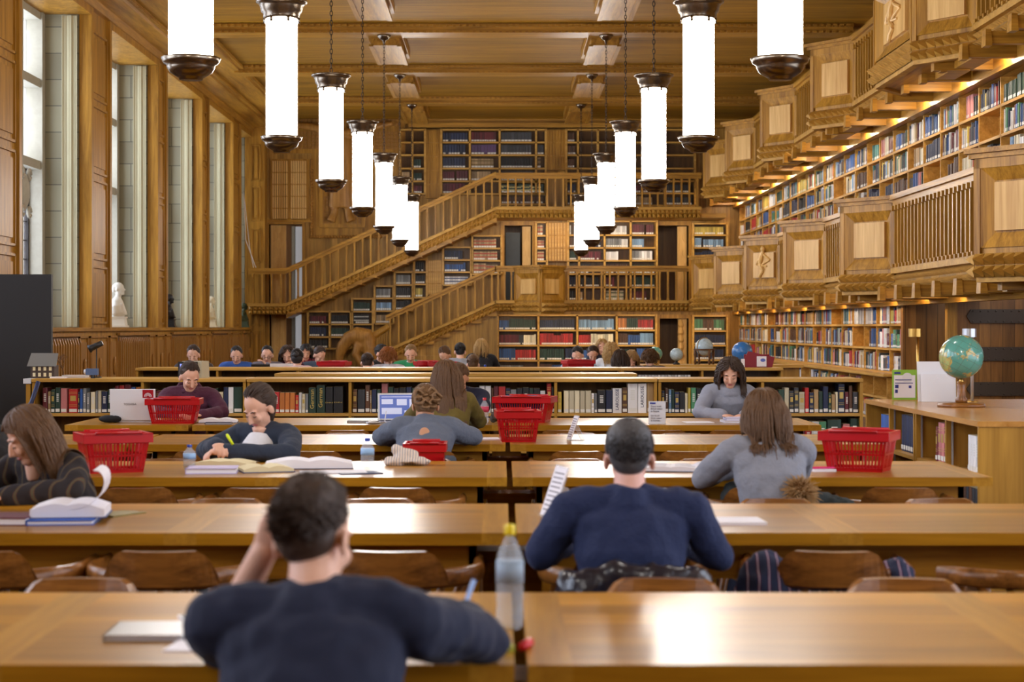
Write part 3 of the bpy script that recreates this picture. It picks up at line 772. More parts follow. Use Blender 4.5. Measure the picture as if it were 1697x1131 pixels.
end_shelf('stepped built-in case of pale grey volumes', [622, 653], [475, 495, 516, 537], [(['grey'], 1.0), (['light blue'], 1.0), ['tan', 'maroon', 'light blue']])
end_shelf('stepped built-in case of black volumes with white labels', [585, 619], [496, 517, 538, 556], [['dark green', 'black'], (['black'], 1.0, (200, 200, 190)), ['black']])
end_shelf('lowest stepped case of books between the stairs', [512, 548, 583], [517, 538, 559, 578], [['maroon', 'navy'], ['navy', 'white'], ['teal', 'black', 'red', 'tan', 'white'], ['black'], ['dark grey', 'dark green'], None])
end_shelf('top case of dark navy and black volumes under the ceiling', [732, 779, 828, 888, 904], [217, 238, 259, 281, 302, 323], 
          [['navy'], ['navy'], ['navy'], ['navy', 'maroon'], ['maroon'], ['maroon', 'dark grey'], ['purple'], (['tan'], .9, (110, 90, 40)), (['tan', 'maroon'], .8), None,
           ['dark grey'], ['dark grey'], ['black', 'brown'], ['dark grey'], (['dark green'], 1, (190, 180, 120)), None, ['dark grey'], (['tan'], 1, (40, 30, 20)), None, ['dark green']], wk=(.06, .09), hk=(.8, .93))
end_shelf('narrow top case with four rows, next to the cross', [664, 684, 705], [217, 238, 259, 281, 302, 323], [None, None, None, ['black', 'tan'], ['maroon'], None, None, ['dark green'], ['dark green'], ['dark green', 'maroon']])
end_shelf('lowest case behind the upper balcony balusters', [829, 905], [303, 322, 340], [(['dark green'], 1, (190, 180, 120)), ['dark green', 'brown']])
end_shelf('mostly empty top case near the side galleries', [938, 957, 990, 1043, 1100, 1150], [217, 238, 259, 281, 302, 322, 342], [['brown'], ['brown'], ['brown'], None, ['navy'], ['navy']] + [None] * 12 + [None, None, None, None, (['maroon'], .7), (['tan'], .7), None, None, None, None, ['dark grey'], ['dark grey']])
# closed carved panels in the shelving
for i, (a, b, c, d, ttl) in enumerate(((706, 731, 217, 330, 'beside the top row of dark books'), (905, 937, 217, 283, 'above the upper balcony'), (908, 940, 370, 434, 'behind the middle balcony'), (709, 734, 432, 490, 'between the two staircases'))):
    t = thing('linenfold_carving', 'closed linenfold oak panel ' + ttl, 'panel', (bx((a + b) / 2), YB, bz(d)), group='closed linenfold panels of the end wall')
    g = MB(); g.box(bx(a), bx(b), YB - .28, YB - .002, bz(d), bz(c)); build('board', g, W['z'], t, world=True)
    g = MB(); rows = max(1, round((bz(c) - bz(d)) / .34))
    for r in range(rows):
        z0 = bz(d) + (bz(c) - bz(d)) * r / rows + .02; z1 = z0 + (bz(c) - bz(d)) / rows - .04
        for q in range(6):
            x = bx(a) + .03 + (bx(b) - bx(a) - .06) * q / 6; g.box(x, x + .04, YB - .31, YB - .28, z0, z1)
    build('linenfold', g, W['shelf'] if c > 300 else W['z'], t, world=True)

# ------------------------------------------------------------------ side wall with shelving
mb = MB(); mb.box(XR + .3, XR + .45, 28.3, YB, 0, LOWG); mb.box(XR + .3, XR + .45, 10, YB, LOWG, ZC); struct('wall_right', mb, W['z'])
BAY = 1.04
def side_shelf(label, y0, y1, rows, xf, ttl, upper=False):
    t = thing('wall_shelving', label, 'shelving', (XR, (y0 + y1) / 2, rows[0]))
    g = MB(); g.box(XR + .26, XR + .3, y0, y1, rows[0], rows[-1]); build('back_board', g, W['shelfy'], t, world=True)
    n = round((y1 - y0) / BAY)
    for i in range(n + 1):
        y = y0 + (y1 - y0) * i / n
        g = MB(); g.box(xf, XR + .28, y - .015, y + .015, rows[0], rows[-1] + .02); build('upright', g, W['shelfy'], t, world=True)
    for r in rows:
        g = MB(); g.box(xf, XR + .28, y0, y1, r - .018, r + .018); build('shelf', g, W['shelfy'], t, world=True)
    return t, n
LOWROWS = [.77, 1.15, 1.54, 1.93]
side_shelf('long oak wall shelving under the lower side gallery, filled with mixed books', 28.3, 47.9, LOWROWS, XR, '')
side_shelf('base shelving below the ledge of the side wall', 28.5, 47.9, [.02, .38, .72], XR - .22, '')
mb = MB(); mb.box(XR - .3, XR + .28, 28.4, 47.9, .725, .765); struct('trim_50', mb, W['shelfy'])
MIDROWS = [2.36, 2.75, 3.14, 3.53, 3.92, 4.3, 4.68]
side_shelf('long oak wall shelving behind the lower gallery walkway', 19.7, 47.8, MIDROWS, XR, '')
UPROWS = [5.1, 5.5, 5.9, 6.3, 6.7]
side_shelf('high oak wall shelving behind the upper gallery walkway', 19.7, 47.8, UPROWS, XR, '')
# individual books of the bays nearest the plank door, the rest is one mass
PROTO = {}
def book_mesh(kind):
    mb = MB(); n = 6
    # rounded spine
    prof = [(-.5, .06), (-.46, .02), (-.25, 0), (.25, 0), (.46, .02), (.5, .06), (.5, 1), (-.5, 1)]
    mb.prism(prof, 'z', 0, 1, 0)
    mb.face([(-.46, .05, 1.002), (.46, .05, 1.002), (.46, .99, 1.002), (-.46, .99, 1.002)], 1)
    if kind != 'plain': mb.face([(-.42, -.006, .05), (.42, -.006, .05), (.42, -.006, .17), (-.42, -.006, .17)], 2)
    if kind == 'banded':
        for z in (.28, .34, .8, .86): mb.face([(-.44, -.004, z), (.44, -.004, z), (.44, -.004, z + .015), (-.44, -.004, z + .015)], 3)
        mb.face([(-.3, -.004, .5), (.3, -.004, .5), (.3, -.004, .72), (-.3, -.004, .72)], 3)
    if kind == 'title':
        for z in (.45, .52, .59, .66, .73): mb.face([(-.22, -.004, z), (.22, -.004, z), (.22, -.004, z + .04), (-.22, -.004, z + .04)], 2)
    me = bpy.data.meshes.new('book'); me.from_pydata(mb.v, [], mb.f)
    for m in (BCLOTH, CREAM, LABEL, GOLD): me.materials.append(m)
    me.polygons.foreach_set('material_index', mb.mi); me.update(); return me
for k in ('plain', 'label', 'banded', 'title'): PROTO[k] = book_mesh(k)
NBOOK = 0
def one_book(loc, rz, w, d, h, cname, label, group, kind=None, tilt=0.0):
    global NBOOK
    o = bpy.data.objects.new('book', PROTO[kind or rnd.choice(['label', 'label', 'banded', 'title'])]); COL.objects.link(o)
    o.location = loc; o.rotation_euler = (0, tilt, rz); o.scale = (w, d, h); q = rnd.uniform(.85, 1.12)
    o.color = lin(*[min(255, u * q) for u in NAMED[cname]])
    tag(o, label, 'book', group); NBOOK += 1
    return o
IND = 0
def fill_side(rows, y0, y1, xf, nm, ind_bays=0, start=0):
    n = round((y1 - y0) / BAY)
    for i in range(n):
        ya = y0 + (y1 - y0) * i / n + .025; L = (y1 - y0) / n - .05
        for r in range(len(rows) - 1):
            h = rows[r + 1] - rows[r] - .05; z = rows[r] + .02
            if start <= i < start + ind_bays:
                yy = ya + .01; k = 0; lim = ya + L * rnd.choice([.8, .95, 1.0]); cn = rnd.choice(MIX); runk = 0
                while True:
                    if runk <= 0: cn = rnd.choice(MIX); runk = rnd.randint(1, 5); w = rnd.uniform(.026, .06); hh = h * rnd.uniform(.62, .93)
                    runk -= 1
                    if yy + w > lim: break
                    one_book((xf + .008, yy + w / 2, z), -PI / 2, w - .003, .19, hh, cn,
                             '%s book, %s from near end, %s shelf up, %s bay %s' % (cn, ORD[min(k, 35)], ORD[r], ORD[i - start], nm), 'books ' + nm)
                    yy += w; k += 1
            else:
                d = rnd.choice([.7, .9, 1, 1, 1, 1])
                if rnd.random() < .03: continue
                pal = MIX if rnd.random() < .75 else [rnd.choice(MIX)]
                HEAP.cell((xf + .006, ya + .0, z), (0, 1, 0), (1, 0, 0), L, h, pal, d, run=(1, 3) if pal is MIX and rnd.random() < .7 else (3, 12), hk=(.66, .95))
fill_side(LOWROWS, 28.3, 47.9, XR, 'beside the plank door', 2)
fill_side([.02, .38, .72], 28.5, 47.9, XR - .22, 'of the base shelf', 0)
fill_side(MIDROWS, 19.7, 47.8, XR, 'above the gallery', 0)
fill_side(UPROWS, 19.7, 47.8, XR, 'top', 0)

# doorway beside the shelving: recess of planks and an open iron-strapped leaf
mb = MB(); mb.box(XR - .02, 8.3, 28.2, 28.27, 0, LOWG); mb.box(8.2, 8.3, 12, 28.3, 0, LOWG); mb.box(XR - .05, XR + .3, 28.13, 28.29, 0, LOWG)
struct('wall_passage', mb, W['door'])
t = thing('plank_door', 'open dark plank door with broad black iron strap hinges beside the wall shelves', 'door', (6.5, 25.9, 0))
g = MB(); g.box(6.52, 8.1, 25.9, 25.98, .02, 2.0); build('leaf', g, W['door'], t, world=True)
g = MB(); g.box(6.38, 6.52, 25.86, 26.0, 0, 2.02); build('jamb', g, W['z'], t, world=True)
for i, z in enumerate((.62, 1.12, 1.66)):
    g = MB(); g.prism([(6.66, z), (6.72, z - .1), (8.05, z - .1), (8.05, z + .1), (6.72, z + .1)], 'y', 25.875, 25.9)
    k = 0; x = 6.75
    while x < 8:
        for dz in (-.075, .075): g.ell((x, 25.875, z + dz), (.014, .012, .014), n=6, k=4)
        x += .11
    build('strap_hinge', g, plain('rusty_iron', lin(64, 50, 36), .6, .3), t, world=True)
# ------------------------------------------------------------------ hanging lamps
def make_lamp():
    t = thing('pendant_lamp', '', 'pendant lamp', (0, 0, 0))     # origin at the bottom of the bowl
    g = MB().lathe([(.0, 0), (.08, .0), (.085, .015), (.1, .022), (.145, .05), (.165, .085), (.165, .1), (.19, .115), (.205, .15), (.195, .155), (.13, .14), (0, .14)], n=28)
    build('bowl', g, BRONZE, t, smooth=True)
    g = MB(); n = 48
    prof = []
    for z in (.135, .2, .6, 1.0, 1.32): prof.append((.150, z))
    b0 = 0
    for r, z in prof:
        for j in range(n):
            a = 2 * PI * j / n; rr = r * (1 + .035 * abs(math.sin(a * 3)))
            g.v.append((rr * math.cos(a), rr * math.sin(a), z))
    for i in range(len(prof) - 1):
        for j in range(n):
            a, b = i * n + j, i * n + (j + 1) % n; g.f.append((a, b, b + n, a + n)); g.mi.append(0)
    build('glass_tube', g, LAMPG, t, smooth=True)
    g = MB().lathe([(0, 1.3), (.17, 1.3), (.18, 1.32), (.18, 1.35), (.2, 1.37), (.21, 1.42), (.225, 1.45), (.25, 1.46), (.25, 1.48), (0, 1.5)], n=28)
    for a in range(6):
        q = a * PI / 3; g.obox((.165 * math.cos(q), .165 * math.sin(q), 1.29), (.012, .012, .03))
    build('cap', g, BRONZE, t, smooth=True)
    top = 6.86 - 3.21
    g = MB(); z = 1.5; k = 0
    while z < top - .1:
        M = Matrix.Rotation(PI / 2 * (k % 2), 3, 'Z'); c = Vector((0, 0, z + .035)); p = []
        for q in range(9):
            a = 2 * PI * q / 8; p.append(c + M @ Vector((.016 * math.cos(a), 0, .038 * math.sin(a))))
        g.tube(p, .0055, 4, cap=False); z += .06; k += 1
    build('chain', g, CHAIN, t)
    g = MB().lathe([(0, top - .16), (.02, top - .15), (.03, top - .1), (.08, top - .08), (.12, top - .03), (.13, top), (0, top)], n=18)
    build('ceiling_rose', g, BRONZE, t, smooth=True)
    return t
LNAMES = ['cut off by the top of the picture', 'second largest, its whole glass in view', 'third from the camera', 'fourth from the camera', 'fifth from the camera', 'sixth from the camera', 'nearest the end wall']
L0 = make_lamp(); cache_kids(L0); first = True
for side, x in (('window', ROWS[0]), ('gallery', ROWS[1])):
    for i, y in enumerate(LY):
        nm = 'bronze tube lamp, %s side row, %s' % (side, LNAMES[i - 2] if i >= 2 else ('far overhead above the first table', 'hanging just above the picture top')[i])
        if first: L0.location = (x, y, 3.21); L0['label'] = nm; L0['group'] = 'hanging tube lamps'; first = False
        else: dup(L0, nm, (x, y, 3.21))

# ------------------------------------------------------------------ tables
def make_table(x0, x1, y0, label):
    t = thing('reading_table', label, 'table', ((x0 + x1) / 2, y0 + .55, 0), group='long oak reading tables')
    y1 = y0 + 1.1; T = .75; xm = (x0 + x1) / 2
    g = MB(); b = .1; full = x1 - x0 > 1.8
    segs = [(x0 + b, xm - .06), (xm + .06, x1 - b)] if full else [(x0 + b, x1 - b)]
    for a, c in segs: build('table_top', MB().box(a, c, y0, y1, T - .045, T), W['table'], t, world=True)
    for a, c in [(x0, x0 + b), (x1 - b, x1)] + ([(xm - .06, xm + .06)] if full else []): build('cross_board', MB().box(a, c, y0, y1, T - .045, T), W['tabley'], t, world=True)
    g = MB(); g.box(x0 + .12, x1 - .12, y0 + .1, y0 + .13, T - .18, T - .045); g.box(x0 + .12, x1 - .12, y1 - .13, y1 - .1, T - .18, T - .045)
    g.box(x0 + .12, x0 + .15, y0 + .1, y1 - .1, T - .18, T - .045); g.box(x1 - .15, x1 - .12, y0 + .1, y1 - .1, T - .18, T - .045)
    build('apron', g, W['apron'], t, world=True)
    for px in (x0 + .22, x1 - .22):
        for py in (y0 + .2, y1 - .2):
            g = MB(); g.box(px - .07, px + .07, py - .07, py + .07, .42, T - .045)
            g.lathe([(.05, .08), (.075, .12), (.085, .2), (.07, .3), (.05, .36), (.07, .4), (.07, .42)], (px, py, 0), n=14); g.box(px - .06, px + .06, py - .06, py + .06, 0, .08)
            build('leg', g, W['apron'], t, world=True)
    g = MB(); g.box(x0 + .2, x1 - .2, y0 + .5, y0 + .6, .12, .17); build('stretcher', g, W['apron'], t, world=True)
    return t
TY = [4.02, 6.6, 9.05, 11.6, 13.9]
TN = ['nearest row', 'second row from the camera', 'third row from the camera', 'fourth row from the camera', 'fifth row by the low bookcases']
for k, y in enumerate(TY):
    make_table(.06, 2.46, y, 'long oak reading table right of the gap, ' + TN[k])
    make_table(-2.37, .03, y, 'long oak reading table left of the gap, ' + TN[k])
    if k > 0: make_table(-3.35, -2.4, y, 'short oak table end by the window aisle, ' + TN[k])
    # heating/cable post standing in the gap
    t = thing('floor_post', 'short square oak post in the table gap, ' + TN[k], 'post', (.045, y + .75, 0), group='posts between the tables')
    g = MB(); g.box(-.07, .16, y + .45, y + .62, 0, .6); g.box(-.09, .18, y + .43, y + .64, .6, .63); build('post', g, W['apron'], t, world=True)
for k, y in enumerate((23.6, 26.4, 29.3)):
    make_table(-3.6, -1.2, y, 'far reading table on the window side of the hall, row %s beyond the cases' % ORD[k]); make_table(-1.17, 2.3, y, 'far reading table near the hall middle, row %s beyond the cases' % ORD[k])

# ------------------------------------------------------------------ chairs
def make_chair():
    t = thing('captains_chair', '', 'chair', (0, 0, 0))      # sitter looks along +y
    g = MB(); pr = [(-.22, .2), (-.24, .0), (-.2, -.2), (0, -.23), (.2, -.2), (.24, 0), (.22, .2), (0, .23)]
    g.prism(pr, 'z', .415, .45); bevel(build('seat', g, W['chair'], t), .012)
    # bent arm and back rail
    pts = []
    for k in range(17):
        a = math.radians(-10 - 160 * k / 16) if False else math.radians(200 - 220 * k / 16)
        pts.append((.29 * math.cos(a), -.02 - .27 * math.sin(a), .632))
    pts = [(-.27, .2, .636)] + pts + [(.27, .2, .636)]
    g = MB(); g.tube(pts, [(.03, .018)] + [(.034, .017)] * (len(pts) - 2) + [(.03, .018)], 8, side=None)
    build('arm_rail', g, W['chair'], t, smooth=True)
    g = MB(); n = 16; prof = []
    for k in range(n + 1):
        u = -1 + 2 * k / n; a = math.radians(90 + u * 42); x = .28 * math.cos(a) * -1; y = -.03 - .27 * math.sin(a)
        hgt = .645 + .088 * min(1, max(0, (1 - abs(u)) * 3.2)) ** .7
        prof.append((x, y, hgt))
    for (xa, ya, ha), (xb, yb, hb) in zip(prof, prof[1:]):
        def o(x, y, d): v = Vector((x, y + .03, 0)).normalized() * d; return x + v.x, y + v.y
        A0, A1, B0, B1 = o(xa, ya, -.014), o(xa, ya, .014), o(xb, yb, -.014), o(xb, yb, .014)
        g.hexa([(A0[0], A0[1], .61), (B0[0], B0[1], .61), (B1[0], B1[1], .61), (A1[0], A1[1], .61), (A0[0], A0[1] - .02, ha), (B0[0], B0[1] - .02, hb), (B1[0], B1[1] - .02, hb), (A1[0], A1[1] - .02, ha)])
    build('crest', g, W['chair'], t, smooth=False)
    for k in range(7):
        a = math.radians(90 + (-1 + 2 * k / 6) * 62); x, y = -.27 * math.cos(a), -.03 - .255 * math.sin(a)
        build('spindle', MB().tube([(x * .74, y * .8, .44), (x * .87, y * .9, .55), (x, y, .62)], [.011, .015, .011], 8), W['chair'], t, smooth=True)
    for s in (-1, 1):
        build('arm_post', MB().lathe([(.012, .44), (.02, .47), (.024, .53), (.014, .58), (.02, .6), (.014, .62)], (s * .23, .12, 0), n=10), W['chair'], t, smooth=True)
    for sx in (-1, 1):
        for sy in (-1, 1):
            build('leg', MB().tube([(sx * .15, sy * .14, .42), (sx * .18, sy * .17, .28), (sx * .21, sy * .2, .12), (sx * .22, sy * .22, .0)], [.016, .023, .02, .014], 10), W['chair'], t, smooth=True)
    g = MB()
    for sx in (-1, 1): g.tube([(sx * .2, -.19, .17), (sx * .2, .19, .17)], .012, 8)
    g.tube([(-.2, 0, .17), (.2, 0, .17)], .012, 8); build('stretchers', g, W['chair'], t, smooth=True)
    return t
C0 = make_chair(); cache_kids(C0); cfirst = [True]
def chair(x, y, rz, label):
    if cfirst[0]: C0.location = (x, y, 0); C0.rotation_euler = (0, 0, rz); C0['label'] = label; C0['group'] = 'wooden captain chairs'; cfirst[0] = False; return C0
    return dup(C0, label, (x, y, 0), rz)
NEAR = {1: [(262, 'empty, behind the man in the dark jacket'), (-30, 'cut off at the picture edge'), (655, 'half hidden by the man in the dark jacket'), (1040, 'under the black leather jacket'), (1393, 'with a striped navy coat hanging over it'), (1710, 'at the picture edge, turned sideways')],
        2: [(215, 'next to the curled open book'), (425, 'beside the one by the curled book'), (665, 'above the foreground man'), (1068, 'hidden by the man in the navy sweater'), (1275, 'carrying the coat with the fur hood'), (1503, 'below the big red basket')],
        3: [(335, 'in front of the girl with the highlighter'), (528, 'behind the second water bottle'), (705, 'of the grey sweater student'), (956, 'by the clear sign stand'), (1143, 'beyond the open printed book')],
        4: [(571, 'left of the open laptop'), (735, 'of the long-haired woman'), (940, 'below the red basket pair'), (1097, 'below the white rule card'), (1206, 'under the curly haired woman')]}
FAR = {0: [(133, 'its pale back top showing at the near table'), (1083, 'right behind the navy sweater'), (1487, 'below the striped coat')],
       1: [(60, 'of the woman in the striped cardigan'), (380, 'below the chair pair'), (637, 'above the window reflection'), (1286, 'in front of the fur hood'), (1566, 'nearest the golden case')],
       2: [(278, 'beside the big open basket'), (440, 'of the girl with the highlighter'), (706, 'holding the tall red basket'), (959, 'between sign stand and head'), (1165, 'next to the printed book')],
       3: [(222, 'below the white laptop'), (574, 'left of the grey sweater'), (960, 'under the basket edge'), (1129, 'below the card holder')],
       4: [(325, 'of the student in the maroon hoodie'), (765, 'of the man in the navy shirt'), (1205, 'of the student with long curls')]}
SKIP = set()
for k, lst in NEAR.items():
    for px, nm in lst:
        y = TY[k] - .10; x = PX(px, y - .3)
        chair(x, y, (1.15 if px == 1710 else rnd.uniform(-.12, .12)), 'captain chair, near side of %s table, %s' % (ORD[k], nm))
for k, lst in FAR.items():
    for px, nm in lst:
        y = TY[k] + 1.2; x = PX(px, y + .3)
        chair(x, y, PI + rnd.uniform(-.12, .12), 'captain chair, far side of %s table, %s' % (ORD[k], nm))

# ------------------------------------------------------------------ low bookcases across the hall
def low_case(x0, x1, yf, top, depth, label, mids, shelves=(.36, .7), group='low bookcases across the hall'):
    t = thing('low_bookcase', label, 'bookcase', ((x0 + x1) / 2, yf + depth / 2, 0), group=group)
    g = MB(); g.box(x0 - .0, x1 + .0, yf - .02, yf + depth, top - .032, top); bevel(build('top_board', g, W['shelf'], t, world=True), .006)
    for x in [x0 + .015] + list(mids) + [x1 - .015]:
        g = MB(); g.box(x - .013, x + .013, yf, yf + depth - .02, .02, top - .032); build('upright', g, W['case'], t, world=True)
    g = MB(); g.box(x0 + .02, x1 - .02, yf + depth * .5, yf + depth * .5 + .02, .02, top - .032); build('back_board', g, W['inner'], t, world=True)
    for z in (.06,) + tuple(shelves):
        g = MB(); g.box(x0 + .02, x1 - .02, yf + .005, yf + depth - .02, z - .015, z + .012); build('shelf', g, W['shelf'], t, world=True)
    return t
YA = 16.6
A = [PX(p, YA) for p in (52, 408.5, 750, 1090, 1431)]
M_ = [PX(p, YA) for p in (236, 580, 921, 1264)]
AN = ['by the window aisle', 'behind the girl with the highlighter', 'behind the red baskets', 'behind the curly haired woman']
for i in range(4):
    low_case(A[i] + .004, A[i + 1] - .004, YA, 1.03, .6, 'long low oak bookcase of reference books ' + AN[i], [M_[i]], shelves=(.36, .70))
g = MB().box(A[0] - .07, A[0], YA - .02, YA + .58, .985, 1.03); o = build('end_cap', g, WHITEP); tag(o, 'white plastic cap on the end of the low bookcase top', 'end cap')
g = MB().box(A[0] - .05, A[0] - .01, YA + .0, YA + .5, 0.02, .98); o = build('side_panel', g, W['case']); tag(o, 'narrow oak board standing against the low bookcase end', 'board')
YBc, YC = 21.0, 18.8
low_case(PX(455, YC), PX(750, YC), YC, 1.02, .6, 'low oak bookcase in the second line, its window side half', [PX(600, YC)])
low_case(PX(752, YC), PX(1056, YC), YC, 1.02, .6, 'low oak bookcase in the second line, its gallery side half', [PX(900, YC)])
bs = [225, 495, 762, 1030, 1298]
for i in range(4):
    low_case(PX(bs[i], YBc), PX(bs[i + 1], YBc), YBc, 1.03, .6, 'low oak bookcase in the third line, %s from the window aisle' % ORD[i], [PX((bs[i] + bs[i + 1]) / 2, YBc)])
HEAP.cell((PX(1057, YBc), YBc + .04, .712), (1, 0, 0), (0, 1, 0), .66, .29, ['white'], 1.0, run=(20, 30))
HEAP.cell((PX(1190, YBc), YBc + .04, .712), (1, 0, 0), (0, 1, 0), .7, .26, ['maroon', 'black'], 1.0, run=(10, 30))
HEAP.cell((PX(240, YBc), YBc + .04, .712), (1, 0, 0), (0, 1, 0), 1.6, .22, ['black', 'brown', 'navy'], 1.0, run=(3, 8))
# books of the first line, read off shelf by shelf: (px0, px1, colour, height in px, kind, title)
ROWA = [
 (0, [(70, 79, 'maroon', 41), (79, 84, 'tan', 35), (84, 91, 'dark green', 38), (91, 100, 'dark green', 41), (100, 111, 'pink', 40), (113, 129, 'red', 39), (129, 132, 'navy', 34), (132, 137, 'blue', 39), (137, 143, 'grey', 40), (143, 149, 'grey', 33), (150, 158, 'cream', 34), (158, 162, 'grey', 36), (162, 168, 'cream', 36), (168, 178, 'navy', 35), (178, 185, 'dark green', 38), (185, 190, 'navy', 40), (190, 197, 'maroon', 44), (197, 206, 'red', 45), (206, 217, 'maroon', 46), (217, 225, 'blue', 42), (225, 234, 'orange', 42)]),
 (1, [(240, 250, 'navy', 36), (250, 258, 'brown', 38), (258, 268, 'maroon', 36), (268, 280, 'dark green', 40), (280, 292, 'black', 42), (356, 361, 'dark green', 40), (361, 370, 'cream', 34), (370, 378, 'navy', 42), (378, 387, 'white', 42), (387, 402, 'dark green', 42)]),
 (2, [(412, 420, 'navy', 46), (420, 430, 'black', 44), (430, 441, 'black', 46), (447, 454, 'yellow', 34), (454, 463, 'red', 34), (463, 472, 'orange', 33), (472, 480, 'orange', 33), (480, 489, 'orange', 33), (489, 495, 'red', 29), (495, 500, 'white', 33), (500, 506, 'cream', 31), (506, 511, 'grey', 31), (511, 524, 'dark green', 41, 'German'), (524, 539, 'dark green', 45, 'German'), (539, 552, 'black', 42, 'DN'), (552, 569, 'black', 43, 'DN')]),
 (3, [(584, 592, 'brown', 38), (592, 605, 'dark grey', 38), (605, 613, 'brown', 45), (613, 616, 'tan', 37), (616, 624, 'navy', 38), (624, 631, 'dark green', 38), (632, 643, 'pink', 48), (643, 652, 'dark green', 42), (652, 661, 'black', 40), (661, 673, 'black', 41), (673, 682, 'navy', 42), (682, 692, 'dark green', 40), (692, 700, 'brown', 40), (700, 712, 'navy', 42), (712, 722, 'maroon', 42), (722, 734, 'black', 42), (734, 745, 'tan', 40)]),
 (4, [(756, 764, 'navy', 42), (764, 772, 'cream', 42), (772, 779, 'blue', 42), (779, 785, 'green', 40), (785, 793, 'black', 38), (794, 804, 'white', 44), (804, 814, 'white', 44), (814, 818, 'brown', 40), (818, 826, 'maroon', 43), (826, 838, 'red', 43), (838, 846, 'navy', 40), (846, 856, 'grey', 38), (856, 866, 'black', 40), (866, 877, 'black', 41), (877, 884, 'dark green', 40), (884, 895, 'black', 40), (895, 904, 'white', 36), (906, 914, 'red', 48), (914, 919, 'black', 42)]),
 (5, [(924, 931, 'yellow', 34), (934, 943, 'cream', 36), (943, 952, 'cream', 36), (952, 961, 'cream', 36), (961, 970, 'cream', 36), (970, 980, 'cream', 36), (980, 985, 'white', 32), (985, 990, 'grey', 32), (990, 1004, 'black', 37), (1004, 1015, 'navy', 37), (1015, 1031, 'white', 40, 'LAROUSSE'), (1031, 1040, 'brown', 41), (1040, 1057, 'white', 48), (1057, 1072, 'white', 48, 'LAROUSSE'), (1072, 1085, 'tan', 49)]),
 (6, [(1096, 1102, 'navy', 36), (1102, 1108, 'brown', 40), (1108, 1113, 'light blue', 38), (1113, 1118, 'dark green', 38), (1118, 1126, 'navy', 34), (1126, 1135, 'black', 34), (1135, 1140, 'cream', 32), (1140, 1145, 'yellow', 41), (1145, 1154, 'green', 41), (1154, 1162, 'black', 40), (1162, 1172, 'dark green', 40), (1172, 1181, 'black', 41), (1181, 1190, 'dark green', 41), (1190, 1200, 'navy', 38), (1200, 1212, 'maroon', 40), (1212, 1224, 'black', 36), (1224, 1234, 'brown', 40), (1234, 1246, 'dark green', 40), (1246, 1258, 'navy', 38)]),
 (7, [(1270, 1280, 'cream', 36), (1280, 1290, 'maroon', 36), (1290, 1300, 'dark green', 38), (1300, 1308, 'cream', 41), (1308, 1316, 'dark grey', 36), (1316, 1324, 'dark grey', 41), (1324, 1334, 'cream', 34), (1334, 1341, 'red', 41), (1341, 1349, 'navy', 33), (1349, 1357, 'tan', 38), (1357, 1364, 'dark green', 35), (1364, 1373, 'navy', 43), (1373, 1378, 'dark green', 33), (1378, 1385, 'tan', 30), (1385, 1389, 'cream', 34), (1389, 1400, 'navy', 47), (1400, 1407, 'maroon', 34), (1407, 1413, 'brown', 44), (1413, 1423, 'dark grey', 34)])]
BAYN = ['first', 'second', 'third', 'fourth', 'fifth', 'sixth', 'seventh', 'eighth']
SC_A = (YA + .05) / F
GOLDT = plain('gold_letters', lin(210, 180, 90), .5)
NAVYT = plain('navy_letters', lin(30, 40, 90), .5)
for bay, lst in ROWA:
    for j, q in enumerate(lst):
        p0, p1, cn, hp = q[:4]; x0, x1 = (p0 - 830) * SC_A, (p1 - 830) * SC_A; h = min(.285, hp * SC_A * 1.02)
        o = one_book(((x0 + x1) / 2, YA + .05, .7125), 0, x1 - x0 - .004, .17, h, cn,
                 '%s%s book, %s from the left in bay %s of the first low bookcases' % ('tall ' if hp > 42 else '', cn, ORD[j], BAYN[bay]), 'books on the first low bookcases', kind='plain' if len(q) > 4 else None)
        if len(q) > 4:
            tt = text(q[4], .055 if q[4] != 'LAROUSSE' else .042, NAVYT if cn == 'white' else GOLDT, None, (0, 0, 0), (0, 0, 0), 'spine_title')
            tt.parent = o; tt.location = (0, -.03, .55); tt.rotation_euler = (PI / 2, 0, 0)
            if q[4] == 'DN': tt.scale = (1 / (x1 - x0), 1, 1 / h); tt.location = (0, -.03, .4)
            else: tt.rotation_euler = (PI / 2, -PI / 2, 0); tt.scale = (1 / h, 1 / (x1 - x0), 1)
LOWR = [(1268, 1276, 'navy', 38), (1276, 1284, 'maroon', 36), (1284, 1294, 'navy', 38), (1294, 1308, 'maroon', 40), (1308, 1322, 'maroon', 40), (1322, 1334, 'maroon', 40), (1334, 1345, 'red', 38), (1345, 1358, 'white', 47), (1358, 1370, 'green', 47), (1371, 1395, 'dark green', 50), (1397, 1409, 'pink', 43), (1409, 1424, 'dark green', 52)]
for j, (p0, p1, cn, hp) in enumerate(LOWR):
    x0, x1 = (p0 - 830) * SC_A, (p1 - 830) * SC_A
    one_book(((x0 + x1) / 2, YA + .05, .3725), 0, x1 - x0 - .004, .17, hp * SC_A, cn, '%s book, %s from the left on the bottom shelf beside the golden case' % (cn, ORD[j]), 'books on the bottom shelf', kind='title')
